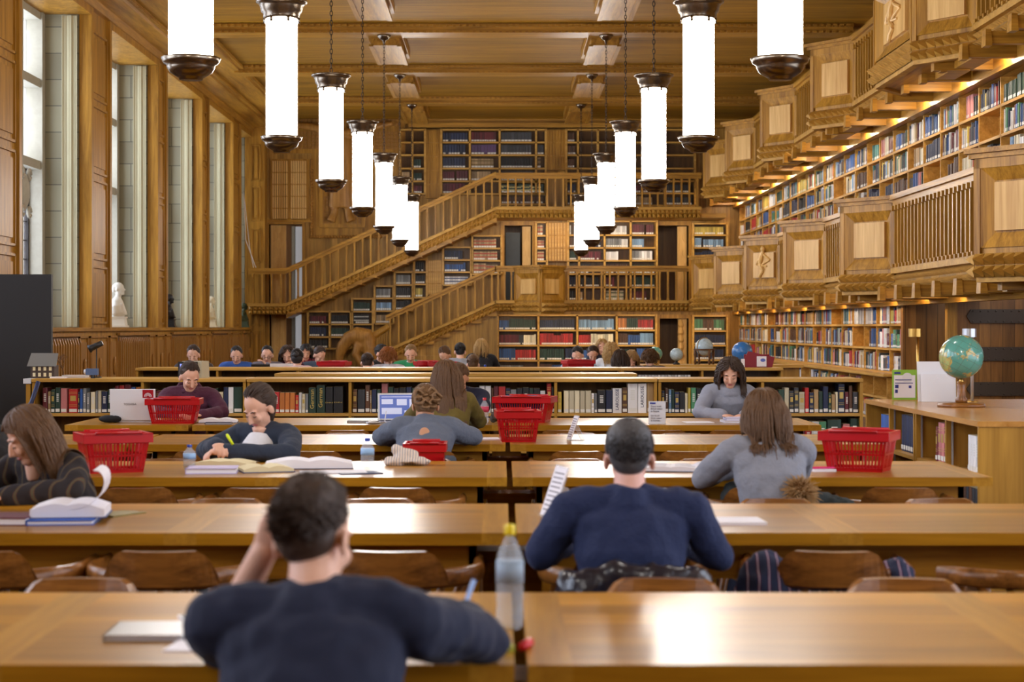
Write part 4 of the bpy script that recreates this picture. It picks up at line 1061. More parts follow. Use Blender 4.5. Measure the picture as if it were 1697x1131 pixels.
# ------------------------------------------------------------------ golden case at the side, ends facing the aisle
t = thing('bookcase', 'golden oak double bookcase with its plain end to the camera, a globe on top', 'bookcase', (3.3, 11.9, 0))
X0, X1, Y0, Y1, TP = 2.72, 3.95, 10.3, 13.5, .965
g = MB(); g.box(X0 - .01, 3.333, Y0 - .01, Y1, TP - .03, TP); g.box(3.337, X1, Y0 - .01, Y1, TP - .03, TP); (build('top_board', g, wood('varnished_case_top', lin(168, 112, 44), lin(206, 152, 78), 'y', rough=.22, coat=.25, bump=.02), t, world=True))
for nm, ya, yb in (('end_panel', Y0, Y0 + .03), ('end_panel', Y1 - .03, Y1)):
    g = MB(); g.box(X0, X1, ya, yb, 0, TP - .03); build(nm, g, W['case'], t, world=True)
for y in (11.07, 11.87, 11.93, 12.68):
    g = MB(); g.box(X0, X0 + .5, y - .014, y + .014, 0, TP - .03); build('upright', g, W['case'], t, world=True)
g = MB(); g.box(X0 + .5, X0 + .52, Y0, Y1, 0, TP - .03); build('back_board', g, W['case'], t, world=True)
for z in (.06, .34, .635):
    g = MB(); g.box(X0 + .005, X0 + .5, Y0 + .03, Y1 - .03, z - .012, z + .012); build('shelf', g, W['shelfy'], t, world=True)
for y in (Y0 + .06, 11.04, 11.1, 11.84, 11.98, 12.66, 12.71): build('shelf_strip', MB().box(X0 + .03, X0 + .04, y, y + .012, .05, TP - .04), SILVER, t, world=True)
SIDE = [(10.36, [('white', .06, .215)] * 7), (11.1, [('tan', .07, .23), ('pink', .07, .26), ('brown', .06, .25), ('maroon', .06, .26), ('pink', .08, .25), ('pink', .08, .25), ('maroon', .06, .22)]), (12.0, [('brown', .07, .18), ('navy', .08, .26)] + [('navy', .07, .25)] * 6), (12.75, [('blue', .055, .22)] * 9)]
SN = ['in the bay by the plain end', 'in the bay of old red folios', 'in the bay of tall navy volumes', 'in the farthest bay of blue volumes']
for i, (y, lst) in enumerate(SIDE):
    for j, (cn, w, h) in enumerate(lst):
        one_book((X0 + .06, y + w / 2, .647), -PI / 2, w - .004, .22, h, cn, '%s volume, %s from the near end %s, golden case' % (cn, ORD[j], SN[i]), 'volumes in the golden case', kind='label' if cn in ('blue', 'navy') else ('title' if cn == 'white' else 'banded')); y += w
    if i < 3:
        y = SIDE[i][0]
        for j in range(8):
            one_book((X0 + .06, y + .035, .352), -PI / 2, .06, .2, .2, rnd.choice(['brown', 'dark grey']), 'dark volume, %s from near end, lower shelf %s' % (ORD[j], SN[i]), 'lower volumes in the golden case', kind='plain'); y += .068

# ------------------------------------------------------------------ globes
def globe_mat():
    m, nt, b = newmat('globe_map'); N_ = nt.nodes; L = nt.links
    tc = N_.new('ShaderNodeTexCoord'); n = N_.new('ShaderNodeTexNoise'); n.inputs['Scale'].default_value = 1.9; n.inputs['Detail'].default_value = 5; n.inputs['Roughness'].default_value = .6
    L.new(tc.outputs['Generated'], n.inputs['Vector']); cr = N_.new('ShaderNodeValToRGB'); e = cr.color_ramp.elements
    e[0].position = .53; e[0].color = lin(92, 160, 146); e[1].position = .56; e[1].color = lin(206, 176, 96)
    q = cr.color_ramp.elements.new(.62); q.color = lin(170, 190, 120); q = cr.color_ramp.elements.new(.68); q.color = lin(196, 130, 90)
    L.new(n.outputs['Fac'], cr.inputs['Fac']); L.new(cr.outputs['Color'], b.inputs['Base Color']); b.inputs['Roughness'].default_value = .22; b.inputs['Coat Weight'].default_value = .5
    return m
GM = globe_mat(); GB = plain('blue_globe_map', lin(40, 110, 180), .3, coat=.4, var=.3, bscale=5); GW = plain('pale_globe_map', lin(170, 190, 200), .3, coat=.4, var=.3, bscale=6)
def globe(x, y, z, r, label, mat=GM, style='post'):
    t = thing('globe', label, 'globe', (x, y, z)); h = .5 * r if style != 'post' else .0
    if style == 'post':
        cz = .16 + r + .03
        build('base', MB().lathe([(0, 0), (.155, 0), (.16, .01), (.15, .025), (0, .03)], n=28), W['chair'], t, smooth=True)
        build('stem', MB().lathe([(0, .03), (.04, .03), (.042, .05), (.026, .07), (.03, .14), (.024, .17), (0, .17)], n=16), W['chair'], t, smooth=True)
        g = MB().lathe([(0, .16), (.022, .165), (.012, .18), (.012, .2), (0, .2)], n=12); build('pivot', g, BRASS, t, smooth=True)
    elif style == 'floor':
        cz = .22 + r * .2
        for a in range(4):
            q = a * PI / 2 + .4; build('leg', MB().lathe([(.012, 0), (.02, .04), (.012, .08), (.022, .14), (.014, .22)], (r * 1.15 * math.cos(q), r * 1.15 * math.sin(q), 0), n=8), W['dark'], t, smooth=True)
        g = MB(); g.lathe([(r * 1.05, .2), (r * 1.22, .2), (r * 1.22, .22), (r * 1.05, .22)], n=28); build('horizon_ring', g, W['dark'], t)
    else:
        cz = .05 + r
        build('base', MB().lathe([(0, 0), (r * .55, 0), (r * .5, .02), (.02, .03), (.02, .06), (0, .06)], n=20), BLACK if mat is GW else BRASS, t, smooth=True)
    M = Matrix.Rotation(.4, 3, 'Y')
    o = build('sphere', MB().ell((0, 0, 0), (r, r, r), n=36, k=24), mat, t, smooth=True, loc=(0, 0, cz)); o.rotation_euler = (.3, .4, .5)
    pts = []
    for k in range(25):
        a = 2 * PI * k / 24 if style == 'floor' else math.radians(-90 + 180 * k / 24)
        pts.append(Vector((r * 1.05 * math.cos(a), 0, r * 1.05 * math.sin(a))))
    if style != 'post': build('meridian', MB().tube(pts, .006, 6), BRASS, t, loc=(0, 0, cz), rot=(0, .3, .6))
    g = MB()
    for la in (-40, -20, 0, 20, 40):
        rr = (r + .0006) * math.cos(math.radians(la)); zz = (r + .0006) * math.sin(math.radians(la))
        g.tube([(rr * math.cos(2 * PI * k / 36), rr * math.sin(2 * PI * k / 36), zz) for k in range(37)], .0007, 4, cap=False)
    for lo in range(0, 180, 30):
        a = math.radians(lo); g.tube([((r + .0006) * math.cos(2 * PI * k / 36) * math.cos(a), (r + .0006) * math.cos(2 * PI * k / 36) * math.sin(a), (r + .0006) * math.sin(2 * PI * k / 36)) for k in range(37)], .0007, 4, cap=False)
    build('grid_lines', g, plain('thin_map_lines', lin(90, 110, 100), .5), o)
    return t
globe(PX(1593, 12.2), 12.2, .965, .147, 'large green and tan globe on a wooden post, on top of the golden case')
t = thing('display_table', 'low oak table behind the bookcases holding the small globes', 'table', (2.8, 25.5, 0))
g = MB(); g.box(PX(1060, 25.2), PX(1330, 25.2), 25.1, 25.9, .94, .98); build('table_top', g, W['shelf'], t, world=True)
g = MB(); g.box(PX(1065, 25.2), PX(1325, 25.2), 25.2, 25.8, 0, .94); build('body', g, W['case'], t, world=True)
globe(PX(1086, 25.4), 25.4, .98, .1, 'small green globe on the display table, nearest the long-haired readers', GM, 'desk')
globe(PX(1121, 25.4), 25.4, .98, .09, 'small pale blue tilted globe beside the small green one', GW, 'desk')
globe(PX(1167, 25.4), 25.4, .98, .125, 'pale globe in a dark four-legged wooden ring stand', GW, 'floor')
globe(PX(1230, 25.4), 25.4, .96, .145, 'bright blue globe half behind the maroon board', GB, 'desk')
g = MB(); y = 21.3; a, b = PX(1226, y), PX(1284, y)
g.prism([(a + .0, 1.031), (b - .03, 1.031), (b, 1.15), (a + .1, 1.22)], 'y', y, y + .02); g.obox(((a + b) / 2, y + .08, 1.1), (.15, .008, .09), Matrix.Rotation(.5, 3, 'X'))
o = build('board', g, plain('maroon_card', lin(132, 20, 40), .5)); t = tag(o, 'maroon folded display board with white leaflets standing on the low bookcase', 'display board')
for p0, p1, z0, z1, nm in ((1228, 1234, 1.03, 1.13, 'narrow'), (1254, 1270, 1.035, 1.16, 'printed')):
    g = MB(); g.box(PX(p0, y), PX(p1, y), y - .012, y - .006, z0 + .005, z1); o = build('leaflet', g, PAPER); tag(o, nm + ' white leaflet leaning on the maroon board', 'leaflet')
    if p0 > 1250:
        g = MB(); g.ell((PX(1264, y), y - .014, 1.115), (.03, .002, .02), n=14, k=8); build('blue_print', g, plain('blue_print', lin(90, 110, 190), .6), o)

# ------------------------------------------------------------------ baskets
def basket(x, y, z, rz, label, w=.44, d=.3, h=.235):
    t = thing('shopping_basket', label, 'basket', (x, y, z), rz, group='red carrying baskets')
    k = .80; th = .004
    def P(u, v, hh):   # u,v in -1..1 on the plan, hh 0..1
        s = k + (1 - k) * hh; return Vector((u * w / 2 * s, v * d / 2 * s, hh * h))
    def wallseg(g, a0, a1, b0, b1, z0, z1):
        """a = start (u,v), b = end; block between"""
        q = [P(a0[0], a0[1], z0), P(a1[0], a1[1], z0), P(a1[0], a1[1], z1), P(a0[0], a0[1], z1)]
        n = (q[1] - q[0]).cross(q[3] - q[0]).normalized() * th
        g.hexa([q[0], q[1], q[1] + n, q[0] + n, q[3], q[2], q[2] + n, q[3] + n])
    g = MB()
    for (A_, B_) in (((-1, -1), (1, -1)), ((1, -1), (1, 1)), ((1, 1), (-1, 1)), ((-1, 1), (-1, -1))):
        A_, B_ = Vector(A_), Vector(B_); L = w if A_.y == B_.y else d; n = round(L / .02)
        for z0, z1 in ((0, .1), (.42, .47), (.76, 1.0)): wallseg(g, A_, B_, 0, 0, z0, z1)
        for i in range(n + 1):
            t0 = i / n - .14 / n * 1.3; t1 = i / n + .14 / n * 1.3
            if i in (0, 1, n // 2, n - 1, n): t0 -= .2 / n; t1 += .2 / n
            t0, t1 = max(0, t0), min(1, t1); wallseg(g, A_.lerp(B_, t0), A_.lerp(B_, t1), 0, 0, .05, .8)
    g.box(-w / 2 * k, w / 2 * k, -d / 2 * k, d / 2 * k, 0, .005)
    build('body', g, RED, t)
    g = MB(); o_ = .014
    for a, b, c, e in ((-w / 2 - o_, w / 2 + o_, -d / 2 - o_, -d / 2 + .002), (-w / 2 - o_, w / 2 + o_, d / 2 - .002, d / 2 + o_), (-w / 2 - o_, -w / 2 + .002, -d / 2, d / 2), (w / 2 - .002, w / 2 + o_, -d / 2, d / 2)):
        g.box(a, b, c, e, h - .006, h + .004)
        cx = .004
    for a, b, c, e in ((-w / 2 - o_, w / 2 + o_, -d / 2 - o_, -d / 2 - o_ + .004), (-w / 2 - o_, w / 2 + o_, d / 2 + o_ - .004, d / 2 + o_), (-w / 2 - o_, -w / 2 - o_ + .004, -d / 2, d / 2), (w / 2 + o_ - .004, w / 2 + o_, -d / 2, d / 2)):
        g.box(a, b, c, e, h - .045, h)
    bevel(build('rim', g, RED, t), .0015, 1)
    for s in (-1, 1):
        hp = [(-w * .36, s * (d / 2 - .01), h - .02), (-w * .36, s * (d / 2 + .02), h + .008), (w * .36, s * (d / 2 + .02), h + .008), (w * .36, s * (d / 2 - .01), h - .02)]
        build('handle', MB().tube(hp, .006, 8), RED, t, smooth=True)
    return t
T = .75
basket(PX(1424, 9.5), 9.5, T, -.42, 'red plastic basket standing alone near the end of the third table', .345, .26, .205)
basket(PX(187, 9.42), 9.42, T, .42, 'red plastic basket beside the woman in the striped cardigan', .33, .26, .2)
basket(PX(289, 14.2), 14.2, T, .06, 'red plastic basket in front of the white laptop', .395, .28, .19)
basket(PX(870, 14.35), 14.35, T, -.2, 'red plastic basket holding blue cloth, left of the rule card', .44, .3, .2)
basket(PX(858, 11.95), 11.95, T, .05, 'deep red plastic basket in front of the basket with blue cloth', .27, .3, .2)
t = basket(PX(705, 10.42), 10.42, .45, .0, 'red plastic basket on a chair behind the grey sweater student', .22, .24, .385)
for px, y, nm in ((554, 23.7, 'by the carved newel'), (712, 23.8, 'in front of the boy in the rugby shirt'), (733, 23.6, 'next to the student with the plait'), (958, 23.7, 'among the far blond students')):
    basket(PX(px, y), y, .75, rnd.uniform(-.3, .3), 'small distant red basket ' + nm, .36, .26, .3 if px < 900 else .32)
g = MB()
for k in range(7): g.ell((PX(862, 14.35) + rnd.uniform(-.1, .1), 14.35 + rnd.uniform(-.06, .06), .9 + rnd.uniform(-.02, .03)), (.09, .07, .05), n=12, k=8)
o = build('scarf', g, plain('blue_cloth', lin(44, 62, 110), .9, bump=.5, bscale=30), smooth=True); tag(o, 'crumpled blue cloth lying in the red basket', 'cloth'); r = o.modifiers.new('r', 'REMESH'); r.mode = 'VOXEL'; r.voxel_size = .012; r.use_smooth_shade = True
# ------------------------------------------------------------------ bottles
def bottle(x, y, z, h, r, cap, label, fill=None, lab=lin(150, 190, 230), tilt=0):
    t = thing('water_bottle', label, 'bottle', (x, y, z))
    build('body', MB().lathe([(r * .6, 0), (r * .95, .008), (r, .03), (r, h * .2), (r * .93, h * .24), (r, h * .28), (r, h * .62), (r * .9, h * .72), (r * .55, h * .82), (r * .32, h * .88), (r * .32, h * .93)], n=24), BOTTLEP, t, smooth=True)
    build('label_band', MB().lathe([(r * 1.01, h * .45), (r * 1.015, h * .45), (r * 1.015, h * .66), (r * 1.01, h * .66)], n=24), plain('bottle_label_%d' % int(lab[2] * 999), lab, .5), t, smooth=True)
    build('cap', MB().lathe([(r * .4, h * .9), (r * .42, h * .92), (r * .42, h * .985), (r * .36, h), (0, h)], n=20), cap, t, smooth=True)
    if fill: build('drink', MB().lathe([(r * .55, .01), (r * .9, .012), (r * .94, .03), (r * .94, h * .45), (0, h * .45)], n=20), fill, t, smooth=True)
    return t
BLUEC = plain('blue_cap', lin(24, 60, 160), .35); YELC = plain('yellow_cap', lin(226, 200, 20), .4); REDC = plain('red_cap', lin(200, 20, 34), .4)
bottle(PX(845, 4.5), 4.5, T, .26, .034, YELC, 'tall clear bottle with a yellow cap beside the foreground man', lab=lin(140, 158, 176))
bottle(PX(314, 9.5), 9.5, T, .135, .033, BLUEC, 'small water bottle with blue cap left of the book pile')
bottle(PX(609, 9.65), 9.65, T, .16, .036, BLUEC, 'water bottle with blue cap beside the open book pages')
bottle(PX(803, 14.15), 14.15, T, .2, .034, REDC, 'water bottle with red cap and pink label near the basket pair', lab=lin(200, 60, 90))
bottle(PX(804, 23.7), 23.7, T, .26, .04, BLUEC, 'tiny distant water bottle by the blond woman in black')
bottle(PX(627, 23.7), 23.7, T, .24, .035, REDC, 'tiny distant bottle near the curly red hair')
# ------------------------------------------------------------------ papers and books on the tables
def open_book(x, y, z, rz, w, d, label, th=.02, lift=.05, print_=True, mat=PAPER, cover=None, curl=False):
    t = thing('open_book', label, 'book', (x, y, z), rz)
    for s in (-1, 1):
        g = MB(); n = 10
        top = []; 
        for k in range(n + 1):
            u = k / n; xx = s * u * w / 2; zz = .004 + th * (1 - .35 * u) + lift * math.sin(u * PI) * .35 * (1 - u * .5)
            top.append((xx, zz))
        for (xa, za), (xb, zb_) in zip(top, top[1:]):
            g.hexa([(xa, -d / 2, .004), (xb, -d / 2, .004), (xb, d / 2, .004), (xa, d / 2, .004), (xa, -d / 2, za), (xb, -d / 2, zb_), (xb, d / 2, zb_), (xa, d / 2, za)])
        pg = build('pages', g, mat, t)
        if print_:
            g = MB()
            for r in range(12):
                yy = d / 2 * (.8 - 1.6 * r / 11); u0, u1 = .15, .85 - (.2 if r % 5 == 4 else 0)
                m = 5
                for q in range(m):
                    ua = u0 + (u1 - u0) * q / m; ub = u0 + (u1 - u0) * (q + 1) / m
                    def Z(u): return .0045 + th * (1 - .35 * u) + lift * math.sin(u * PI) * .35 * (1 - u * .5) + .0008
                    g.face([(s * ua * w / 2, yy, Z(ua)), (s * ub * w / 2, yy, Z(ub)), (s * ub * w / 2, yy + d * .018, Z(ub)), (s * ua * w / 2, yy + d * .018, Z(ua))])
            build('print_lines', g, PRINT, pg)
    g = MB(); g.box(-w / 2 - .006, w / 2 + .006, -d / 2 - .006, d / 2 + .006, 0, .004); build('cover', g, cover or plain('blue_cover', lin(40, 60, 120), .5), t)
    if curl:
        g = MB(); n = 14
        for k in range(n):
            def C(u): a = u * 3.3; return (.01 + .075 * math.sin(a) + u * .1, .03 + .075 * (1 - math.cos(a)))
            (xa, za), (xb, zb_) = C(k / n), C((k + 1) / n)
            g.hexa([(xa, -d / 2, za), (xb, -d / 2, zb_), (xb, d / 2, zb_), (xa, d / 2, za), (xa, -d / 2, za + .004), (xb, -d / 2, zb_ + .004), (xb, d / 2, zb_ + .004), (xa, d / 2, za + .004)])
        build('curled_pages', g, mat, t)
    return t
def sheet(x, y, z, rz, w, d, label, th=.004, mat=PAPER, name='paper_sheet', cat='paper', lines=0):
    t = build(name, MB().box(-w / 2, w / 2, -d / 2, d / 2, 0, th), mat, loc=(x, y, z), rot=(0, 0, rz)); tag(t, label, cat)
    return t
def closed_book(x, y, z, rz, w, d, th, mat, label, name='closed_book'):
    t = thing(name, label, 'book', (x, y, z), rz)
    build('cover', MB().box(-w / 2, w / 2, -d / 2, d / 2, 0, .004).box(-w / 2, w / 2, -d / 2, d / 2, th - .004, th).box(-w / 2, -w / 2 + .004, -d / 2, d / 2, 0, th), mat, t)
    build('pages', MB().box(-w / 2 + .004, w / 2 - .005, -d / 2 + .005, d / 2 - .005, .004, th - .004), PAPER, t)
    return t
BLUEB = plain('bright_blue_cover', lin(20, 90, 190), .4); MAROON = plain('maroon_cover', lin(90, 22, 50), .5); NAVYB = plain('navy_cover', lin(30, 40, 80), .5)
# second table, left: pile with curled pages
closed_book(PX(108, 7.0), 7.0, T, .1, .25, .3, .02, BLUEB, 'blue covered book under the thick open volume by the cardigan woman')
open_book(PX(118, 7.05), 7.05, T + .02, .12, .28, .27, 'thick open volume with a page curling up beside the cardigan woman', .045, .05, False, curl=True)
closed_book(PX(15, 6.95), 6.95, T, -.05, .2, .22, .03, MAROON, 'maroon notebook at the picture edge by the cardigan woman')
sheet(PX(196, 7.25), 7.25, T, -.5, .12, .2, 'dark leaflet with yellow edge behind the curled page', .006, plain('olive_print', lin(130, 116, 60), .5, var=.5, bscale=30))
sheet(PX(1214, 6.95), 6.95, T, .04, .23, .2, 'white notepad alone near the middle of the second table', .012)
# third table
closed_book(PX(352, 9.35), 9.35, T, .08, .26, .2, .03, plain('lilac_cover', lin(190, 180, 220), .5), 'thick pale lilac book beside the blue capped bottle')
open_book(PX(372, 9.75), 9.75, T + .0, -.1, .3, .2, 'open cream book under the hands of the girl with the highlighter', .03, .03, False, CREAM, MAROON)
open_book(PX(512, 9.7), 9.7, T, .1, .46, .26, 'large open white book beside the second water bottle', .035, .06, False, cover=NAVYB)
open_book(PX(440, 9.45), 9.45, T, .3, .26, .22, 'open yellowed book spilling over beside the navy cardigan sleeve', .02, .05, False, CREAM)
sheet(PX(552, 9.35), 9.35, T, .15, .34, .2, 'blue and white papers under the large open book', .006)
sheet(PX(600, 9.5), 9.3, T, .3, .22, .16, 'dark blue folder edge beneath the water bottle', .005, NAVYB, 'folder', 'folder')
open_book(PX(1112, 9.5), 9.5, T, -.12, .3, .24, 'open printed book beside the head of the navy sweater man', .02, .03, True, cover=NAVYB)
open_book(PX(1188, 9.6), 9.6, T, -.35, .24, .24, 'second open book partly behind the grey sweatshirt sleeve', .025, .08, False, cover=NAVYB)
sheet(PX(1362, 9.45), 9.45, T, .2, .12, .1, 'small notepad beside the lone red basket', .012)
for i, (c, nm) in enumerate(((lin(220, 40, 120), 'pink'), (lin(230, 60, 60), 'coral'))):
    g = MB().tube([(-.07, 0, 0), (.06, 0, 0), (.072, 0, 0)], [.005, .005, .002], 8); o = build('pen', g, plain(nm + '_pen', c, .3), loc=(PX(1362, 9.45), 9.43 + i * .04, T + .018), rot=(0, 0, .2 + i * .2), smooth=True); tag(o, nm + ' pen lying on the small notepad', 'pen')
# fourth and fifth table papers
for px, y, w, nm in ((790, 12.1, .3, 'white papers under the right sleeve of the grey sweater'), (655, 12.0, .15, 'white note left of the grey sweater'), (748, 11.95, .2, 'loose sheet in front of the grey sweater')):
    sheet(PX(px, y), y, T, .1, w, .2, nm, .008)
open_book(PX(362, 14.3), 14.3, T, .1, .3, .2, 'open book in front of the maroon hoodie student', .02, .05, False, cover=NAVYB)
closed_book(PX(365, 14.1), 14.02, T, .05, .2, .12, .015, NAVYB, 'dark blue notebook below the open book of the hoodie student')
closed_book(PX(1218, 14.3), 14.3, T, .05, .2, .24, .02, plain('white_cover', lin(220, 218, 230), .5), 'white notebook under the folded arms of the curly haired woman')
closed_book(PX(1220, 14.3), 14.32, T + .02, .0, .18, .22, .018, plain('lilac2', lin(200, 196, 226), .5), 'lilac notebook on the white one by the curly haired woman')
sheet(PX(1157, 14.3), 14.3, T, .1, .22, .2, 'loose sheet left of the curly haired woman', .003)
sheet(PX(778, 14.2), 14.2, T, .1, .18, .2, 'sheet beside the red capped bottle', .006)
g = MB().ell((0, 0, .03), (.08, .045, .03), n=16, k=8).ell((.05, .01, .028), (.05, .04, .028), n=12, k=6); o = build('pencil_case', g, plain('black_cloth', lin(28, 28, 32), .9), smooth=True, loc=(PX(180, 14.25), 14.25, T)); tag(o, 'black cloth pencil case beside the white laptop', 'pencil case')
o = build('wallet', MB().box(-.07, .07, -.05, .05, 0, .02), plain('dark_brown_leather', lin(50, 34, 30), .5), loc=(PX(785, 14.4), 14.45, T)); tag(o, 'dark wallet beside the wrist of the navy shirted man', 'wallet')
g = MB()
for k in range(5): g.ell((rnd.uniform(-.03, .03), rnd.uniform(-.03, .03), .035 + k * .008), (.03, .03, .035), n=10, k=6)
o = build('bobble_hat', g, plain('grey_knit', lin(90, 84, 76), .95, bump=.6, bscale=60), smooth=True, loc=(PX(823, 14.2), 14.2, T - .0)); tag(o, 'small grey knitted hat by the double baskets', 'hat')
# laptops
def laptop(x, y, z, rz, w, col, label, screen=None, name='laptop', open_=1.75, h=.22):
    t = thing(name, label, 'laptop', (x, y, z), rz)
    build('keyboard_base', MB().box(-w / 2, w / 2, -.24, 0, 0, .018), col, t)
    g = MB(); g.box(-w / 2 + .02, w / 2 - .02, -.14, -.02, .018, .021)
    build('keys', g, BLACK, t)
    lid = build('lid', MB().box(-w / 2, w / 2, 0, .012, 0, h), col, t, loc=(0, 0, .015), rot=(-(open_ - PI / 2), 0, 0))
    bevel(lid, .004)
    sc_ = build('screen', MB().box(-w / 2 + .015, w / 2 - .015, -.002, 0, .015, h - .015), screen or BLACK, lid)
    return t, lid
SCR = plain('lit_screen', lin(60, 80, 140), .3, emit=lin(80, 96, 160), es=.5)
t, lid = laptop(PX(227, 14.45), 14.3, T, PI, .36, WHITEP, 'white laptop seen from behind with a red sticker on its lid', h=.25, open_=1.65)
text('TOSHIBA', .025, plain('grey_letters', lin(140, 140, 146), .4), lid, (0.02, .0135, .13), (PI / 2, 0, PI), 'maker_lettering')
g = MB().box(-.165, -.08, .0125, .0135, .18, .245); st = build('sticker', g, plain('red_sticker', lin(160, 10, 30), .4), lid)
g = MB()
for r in (.012, .02, .028): g.tube([(-.122 + r * math.cos(a * PI / 10), .0138, .19 + r * math.sin(a * PI / 10)) for a in range(11)], .002, 4)
build('sticker_arcs', g, WHITEP, st)
t, lid = laptop(PX(662, 14.3), 14.3, T, 0.12, .34, SILVER, 'open silver laptop with a lit blue screen before the grey sweater student', SCR, h=.22)
g = MB()
for a, b, c, d in ((-.14, .14, .185, .19), (-.14, -.05, .13, .17), (-.02, .06, .12, .17), (.08, .14, .1, .17), (-.14, .02, .05, .1), (.04, .14, .04, .08)): g.box(a, b, -.0032, -.0022, c, d)
build('screen_page', g, plain('screen_page_white', lin(220, 225, 240), .3, emit=lin(130, 145, 195), es=.3), lid)
g = MB().tube([(-.02, 0, .1), (-.03, -.02, .02), (.0, -.05, .006), (.08, -.03, .006), (.1, .02, .006)], .004, 6); o = build('cable', g, WHITEP, loc=(PX(645, 14.1), 14.05, T), smooth=True); tag(o, 'white cable hanging from the open silver laptop', 'cable')
closed_book(PX(612, 14.3), 14.3, T, .0, .33, .22, .018, BLACK, 'closed black folder left of the open silver laptop', 'ring_binder')
g = MB().ell((0, 0, .012), (.06, .03, .014), n=14, k=6); o = build('mouse', g, SILVER, loc=(PX(618, 14.0), 14.02, T), smooth=True); tag(o, 'flat silver mouse in front of the black folder', 'mouse')
# foreground table
closed_book(PX(247, 4.4), 4.42, T, .02, .19, .21, .016, SILVER, 'thin silver tablet case lying left of the foreground man', 'tablet_case')
o = build('phone', MB().box(-.035, .035, -.06, .06, 0, .009), WHITEP, loc=(PX(322, 4.6), 4.62, T), rot=(0, 0, .35)); tag(o, 'white phone near the elbow of the foreground man', 'phone'); build('phone_screen', MB().box(-.03, .03, -.05, .05, .009, .0095), BLACK, o)
sheet(PX(362, 4.3), 4.3, T, -.08, .2, .26, 'white writing paper under the left arm of the foreground man', .004)
sheet(PX(680, 4.35), 4.36, T, .15, .14, .24, 'sheet of paper between body and writing arm of the foreground man', .004)
g = MB().tube([(-.01, 0, 0), (.0, 0, .05)], .011, 10); o = build('marker', MB().tube([(0, -.035, .011), (0, .03, .011), (.0, .036, .011)], [.011, .011, .006], 10), REDC, loc=(PX(872, 4.25), 4.22, T), rot=(0, 0, -.3), smooth=True); tag(o, 'red marker beside the foot of the yellow capped bottle', 'marker')
o = build('eraser', MB().box(-.012, .012, -.03, .03, 0, .014), plain('yellow_green', lin(190, 190, 70), .6), loc=(PX(842, 4.2), 4.2, T), rot=(0, 0, .1)); tag(o, 'yellow green eraser by the bottle foot', 'eraser')
# sign stands
def a_stand(x, y, z, rz, w, h, label, card=PAPER):
    t = thing('sign_stand', label, 'sign stand', (x, y, z), rz)
    M = Matrix.Rotation(-.34, 3, 'X')
    g = MB(); g.obox((0, .0 + h * .16, h * .5), (w / 2, .0015, h / 2), M); build('clear_holder', g, CLEARP, t)
    g = MB(); g.obox((0, h * .16 - .003, h * .5), (w / 2 - .006, .0008, h / 2 - .006), M); c = build('card', g, card, t)
    g = MB(); g.obox((0, h * .42, h * .3), (w / 2, .0015, h * .33), Matrix.Rotation(.45, 3, 'X')); g.box(-w / 2, w / 2, 0, h * .5, 0, .003); build('foot', g, CLEARP, t)
    g = MB()
    for r in range(9): g.obox(Vector((0, h * .16 - .0045, h * .5)) + M @ Vector((0, 0, h * (.36 - r * .09))), (w * .36, .0004, .0025), M)
    build('printed_lines', g, PRINT, c)
    return t
a_stand(PX(905, 7.2), 7.1, T, -1.25, .15, .21, 'tilted white information card on a clear stand left of the navy sweater man')
a_stand(PX(943, 12.0), 12.0, T, -1.35, .12, .17, 'clear sign stand seen edge-on beside the deep red basket')
t = thing('sign_stand', 'upright white card asking for no food and only water in bottles', 'sign', (PX(1089, 14.05), 14.05, T))
build('card', MB().box(-.064, .064, 0, .003, .004, .175), PAPER, t); build('clear_holder', MB().box(-.067, .067, -.002, -.0005, 0, .178).box(-.067, .067, -.03, .03, 0, .003), CLEARP, t)
build('blue_heading', MB().box(-.055, -.012, -.0035, -.0025, .155, .168), plain('blue_heading', lin(60, 70, 150), .6), t)
for z, s_ in ((.137, 'Geen eten.'), (.118, 'Enkel water'), (.099, 'in flesjes.'), (.065, 'No food.'), (.046, 'Only water'), (.027, 'in bottles.')):
    text(s_, .019, plain('dark_print', lin(70, 70, 84), .7), t, (-.05, -.0035, z), (PI / 2, 0, 0), 'lettering', .0003, 'LEFT')
# things on the golden case top
y = 13.25
t = thing('sign_holder', 'green bordered notice in a clear holder on the golden case', 'sign', (PX(1499, y), y, .965))
build('notice', MB().box(-.09, .09, 0, .004, .004, .225), plain('lime_green', lin(140, 190, 60), .5), t)
nb = build('notice_sheet', MB().box(-.078, .078, -.003, -.0005, .02, .185), PAPER, t)
g = MB(); g.box(-.075, -.03, -.0035, -.001, .195, .208); g.box(-.07, .05, -.0045, -.003, .148, .154); g.box(-.07, -.045, -.0045, -.003, .09, .115); g.box(-.07, -.05, -.0045, -.003, .055, .08); g.box(.03, .05, -.0045, -.003, .09, .11); g.box(-.07, .06, -.0045, -.003, .125, .13)
build('blue_print', g, plain('deep_blue_print', lin(40, 50, 130), .6), nb)
build('round_seal', MB().lathe([(0, -.004), (.038, -.004), (.038, 0), (0, 0)], (.02, -.004, .165), n=24, M=Matrix.Rotation(PI / 2, 3, 'X')), WHITEP, nb)
y = 13.0
t = thing('leaflet_holder', 'large frosted plastic pocket leaning on the golden case beside the globe', 'holder', (PX(1553, y), y, .965))
M = Matrix.Rotation(-.12, 3, 'X')
build('back_sheet', MB().obox((0, .03, .145), (.135, .002, .145), M), WHITEP, t); build('pocket', MB().obox((.01, .0, .1), (.125, .002, .1), M), FROST, t)
g = MB(); g.prism([(-.07, .06), (.06, .055), (.055, .12), (.03, .13), (.02, .17), (-.0, .175), (-.02, .13), (-.06, .115)], 'y', .006, .02); build('folded_leaflet', g, PAPER, t)
